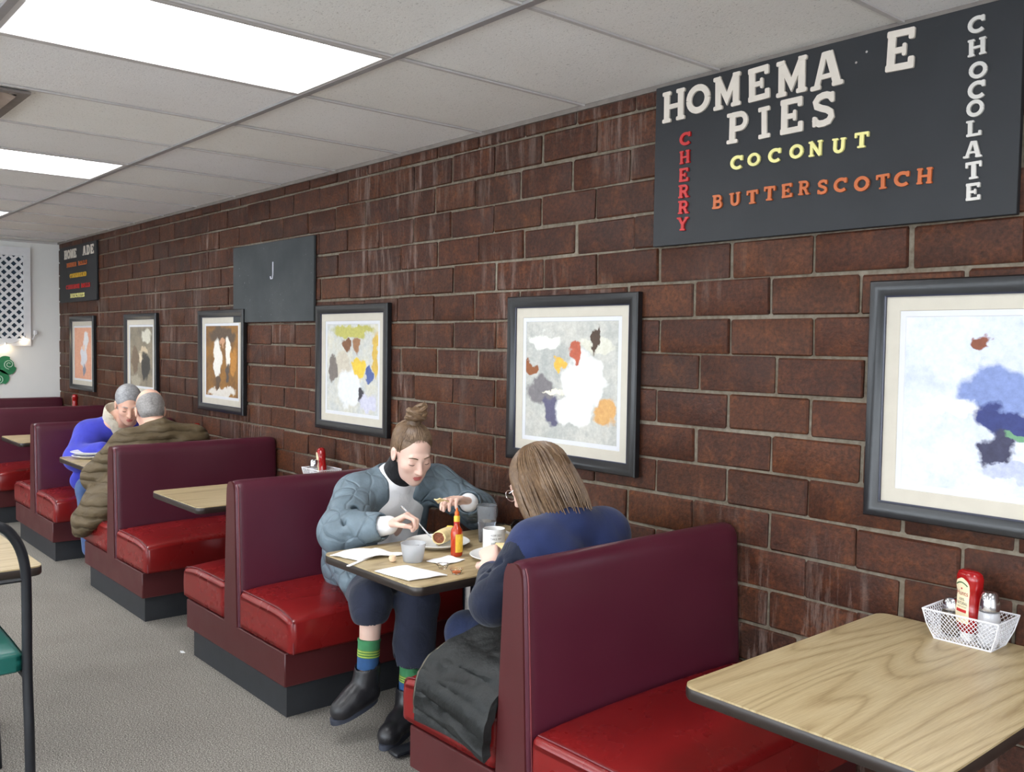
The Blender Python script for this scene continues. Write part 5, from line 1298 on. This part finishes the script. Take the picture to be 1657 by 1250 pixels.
# ---- man in the brown quilted coat
org = np.array([5.70, .60, .44])
mb_ = thing('person', 'balding man in a brown quilted coat, his back to the camera', 'person', tuple(org))
H = HeadFrame((5.885, .615, 1.050), -8, 26, 0, 1.08)
J = dict(nb=(5.79, .595, .935), ls=(5.77, .79, .855), rs=(5.77, .39, .865), le=(5.94, .915, .655), lw=(6.16, .79, .755), re=(5.93, .27, .70), rw=(6.15, .36, .755))
S = SDF((5.5, .15, 0), (6.4, 1.05, 1.24), .005)
head(S, H, J['nb'], .056); S.chain([J['nb'], (5.73, .60, .75), (5.68, .60, .52)], [.08, .11, .13], .04)
S.chain([J['nb'], J['ls'], J['le'], J['lw']], [.06, .055, .04, .03], .03); S.chain([J['nb'], J['rs'], J['re'], J['rw']], [.06, .055, .04, .03], .03)
S.chain([(5.68, .70, .51), (6.10, .76, .51), (6.08, .74, .08), (6.17, .74, .04)], [.09, .045, .04, .04], .03); S.chain([(5.68, .50, .51), (6.10, .48, .51), (6.08, .48, .08), (6.17, .48, .04)], [.09, .045, .04, .04], .03)
hand(S, J['lw'], (6.24, .74, .765), (0, -.3, -.9), 1, (25, 35, 25), .7); hand(S, J['rw'], (6.23, .40, .765), (0, .3, -.9), -1, (25, 35, 25), .7)
bo = S.obj('body', [SKIN2, LIP], mb_, org, lip_fn(H), 1); face_marks(H, bo, org, HAIRG, LASH)
S = SDF(H.o-.2, H.o+.2, .005)
S.ell(H.w(0, -.024, .03), np.array((.081, .100, .085))*1.04, H.R, .01); S.ell(H.w(0, -.05, -.02), np.array((.070, .07, .06))*1.04, H.R, .02)
S.ell(H.w(0, -.005, .135), (.066, .088, .070), H.R, .012, True); S.ell(H.w(0, .11, 0), (.11, .10, .16), H.R, .012, True); S.ell(H.w(0, -.02, -.11), (.12, .15, .055), H.R, .012, True)
for s_ in (-1, 1): S.ell(H.w(s_*.088, .006, -.012), (.03, .026, .034), H.R, .006, True)
S.obj('hair', HAIRD, mb_, org, None, 1)
BRQ = m_quilt('brown_quilted_coat', (92, 78, 56), 5.2, .016, .6, 'wave', (1, 1, 1.0), .15)
S = SDF((5.46, .1, .30), (6.3, 1.12, 1.03), .006)
for s_ in (-1, 1): S.cone((5.67, .60+s_*.09, .52), (5.735, .595+s_*.12, .80), .155, .128, .05)
S.chain([(5.77, .595, .90), J['ls']], [.105, .098], .04); S.chain([(5.77, .595, .90), J['rs']], [.105, .098], .04); S.cone((5.79, .595, .92), (5.815, .597, .965), .085, .074, .02); S.cone((5.83, .598, .97), (5.86, .60, 1.03), .066, .07, .006, True)
S.chain([J['ls'], J['le'], (6.11, .82, .74)], [.105, .092, .062], .035); S.chain([J['rs'], J['re'], (6.10, .33, .74)], [.10, .085, .06], .035)
S.chain([(5.72, .80, .62), (5.82, .94, .52), (5.85, 1.03, .42), (5.87, 1.045, .345)], [.13, .09, .055, .04], .05); S.chain([(5.66, .80, .60), (5.68, .96, .50), (5.70, 1.03, .42)], [.12, .08, .05], .05); S.chain([(5.70, .82, .60), (5.76, .96, .50), (5.78, 1.035, .42), (5.79, 1.045, .36)], [.12, .085, .055, .04], .05)
S.ell((5.75, .5, .22), (1, .50, .206), None, .004, True)
S.obj('coat', BRQ, mb_, org, None, 1)
S = SDF((5.52, .35, .03), (6.3, .9, .64), .006); S.chain([(5.68, .70, .50), (6.10, .76, .51), (6.08, .74, .09)], [.11, .08, .065], .03); S.chain([(5.68, .50, .50), (6.10, .48, .51), (6.08, .48, .09)], [.11, .08, .065], .03); S.obj('trousers', BLUEJ, mb_, org, None, 1)
# ---- man in the blue fleece facing him
org = np.array([7.0, .50, .44])
ma = thing('person', 'grey haired man in a blue fleece with a beige collar, facing the camera', 'person', tuple(org))
H = HeadFrame((6.625, .505, 1.045), 168, 24, 0, 1.04)
J = dict(nb=(6.745, .53, .925), rs=(6.81, .71, .835), ls=(6.81, .30, .835), re=(6.67, .83, .69), rw=(6.44, .70, .765), le=(6.66, .20, .70), lw=(6.44, .34, .765))
S = SDF((6.3, .1, 0), (7.2, 1.0, 1.24), .005)
head(S, H, J['nb'], .056); S.chain([J['nb'], (6.90, .51, .75), (6.98, .50, .52)], [.08, .11, .13], .04)
S.chain([J['nb'], J['rs'], J['re'], J['rw']], [.06, .055, .04, .03], .03); S.chain([J['nb'], J['ls'], J['le'], J['lw']], [.06, .055, .04, .03], .03)
S.chain([(6.97, .60, .51), (6.50, .80, .50), (6.52, .78, .08), (6.43, .78, .04)], [.09, .045, .04, .04], .03); S.chain([(6.97, .40, .51), (6.50, .38, .50), (6.52, .38, .08), (6.43, .38, .04)], [.09, .045, .04, .04], .03)
hand(S, J['rw'], (6.36, .66, .775), (0, -.3, -.9), -1, (25, 35, 25), .7); hand(S, J['lw'], (6.36, .38, .775), (0, .3, -.9), 1, (25, 35, 25), .7)
bo = S.obj('body', [SKIN2, LIP], ma, org, lip_fn(H), 1); face_marks(H, bo, org, HAIRG, LASH)
S = SDF(H.o-.2, H.o+.2, .005)
S.ell(H.w(0, -.018, .050), np.array((.083, .102, .090))*1.04, H.R, .01); S.ell(H.w(0, -.05, -.02), np.array((.074, .07, .07))*1.04, H.R, .02)
S.ell(H.w(0, .120, -.03), (.080, .084, .124), H.R, .012, True); S.ell(H.w(0, .02, -.10), (.12, .15, .06), H.R, .012, True)
for s_ in (-1, 1): S.ell(H.w(s_*.088, .006, -.012), (.03, .026, .032), H.R, .006, True)
S.obj('hair', HAIRG, ma, org, None, 1)
FLE = m_cloth('blue_fleece', (66, 70, 184), 8, .6, .9, 300, .15); COLR = m_cloth('beige_fleece_collar', (206, 196, 176), 26, .6, .95, 200, .1)
S = SDF((6.38, .05, .38), (7.22, 1.02, 1.0), .006)
for s_ in (-1, 1): S.cone((6.98, .50+s_*.09, .53), (6.88, .51+s_*.11, .80), .15, .12, .05)
S.chain([(6.80, .52, .885), J['rs']], [.095, .095], .04); S.chain([(6.80, .52, .885), J['ls']], [.095, .095], .04)
S.chain([J['rs'], J['re'], (6.49, .725, .755)], [.10, .085, .058], .035); S.chain([J['ls'], J['le'], (6.49, .31, .755)], [.10, .085, .058], .035)
S.cone((6.86, .68, .58), (6.70, .80, .53), .10, .07, .04)
S.obj('fleece', FLE, ma, org, None, 1)
S = SDF((6.55, .33, .80), (7.0, .75, 1.08), .005); S.cone((6.785, .527, .895), (6.735, .538, .985), .108, .098, .02); S.cone((6.72, .54, .985), (6.70, .542, 1.1), .082, .090, .006, True); S.cone((6.63, .54, 1.02), (6.62, .54, .86), .05, .04, .01, True); S.obj('collar', COLR, ma, org, None, 1)
S = SDF((6.36, .25, .03), (7.15, .95, .64), .006); S.chain([(6.97, .60, .50), (6.50, .80, .50), (6.52, .78, .09)], [.11, .085, .065], .03); S.chain([(6.97, .40, .50), (6.50, .38, .50), (6.52, .38, .09)], [.11, .085, .065], .03); S.obj('jeans', m_cloth('washed_denim', (74, 96, 140), 12, .5, .85, 700, .2), ma, org, None, 1)
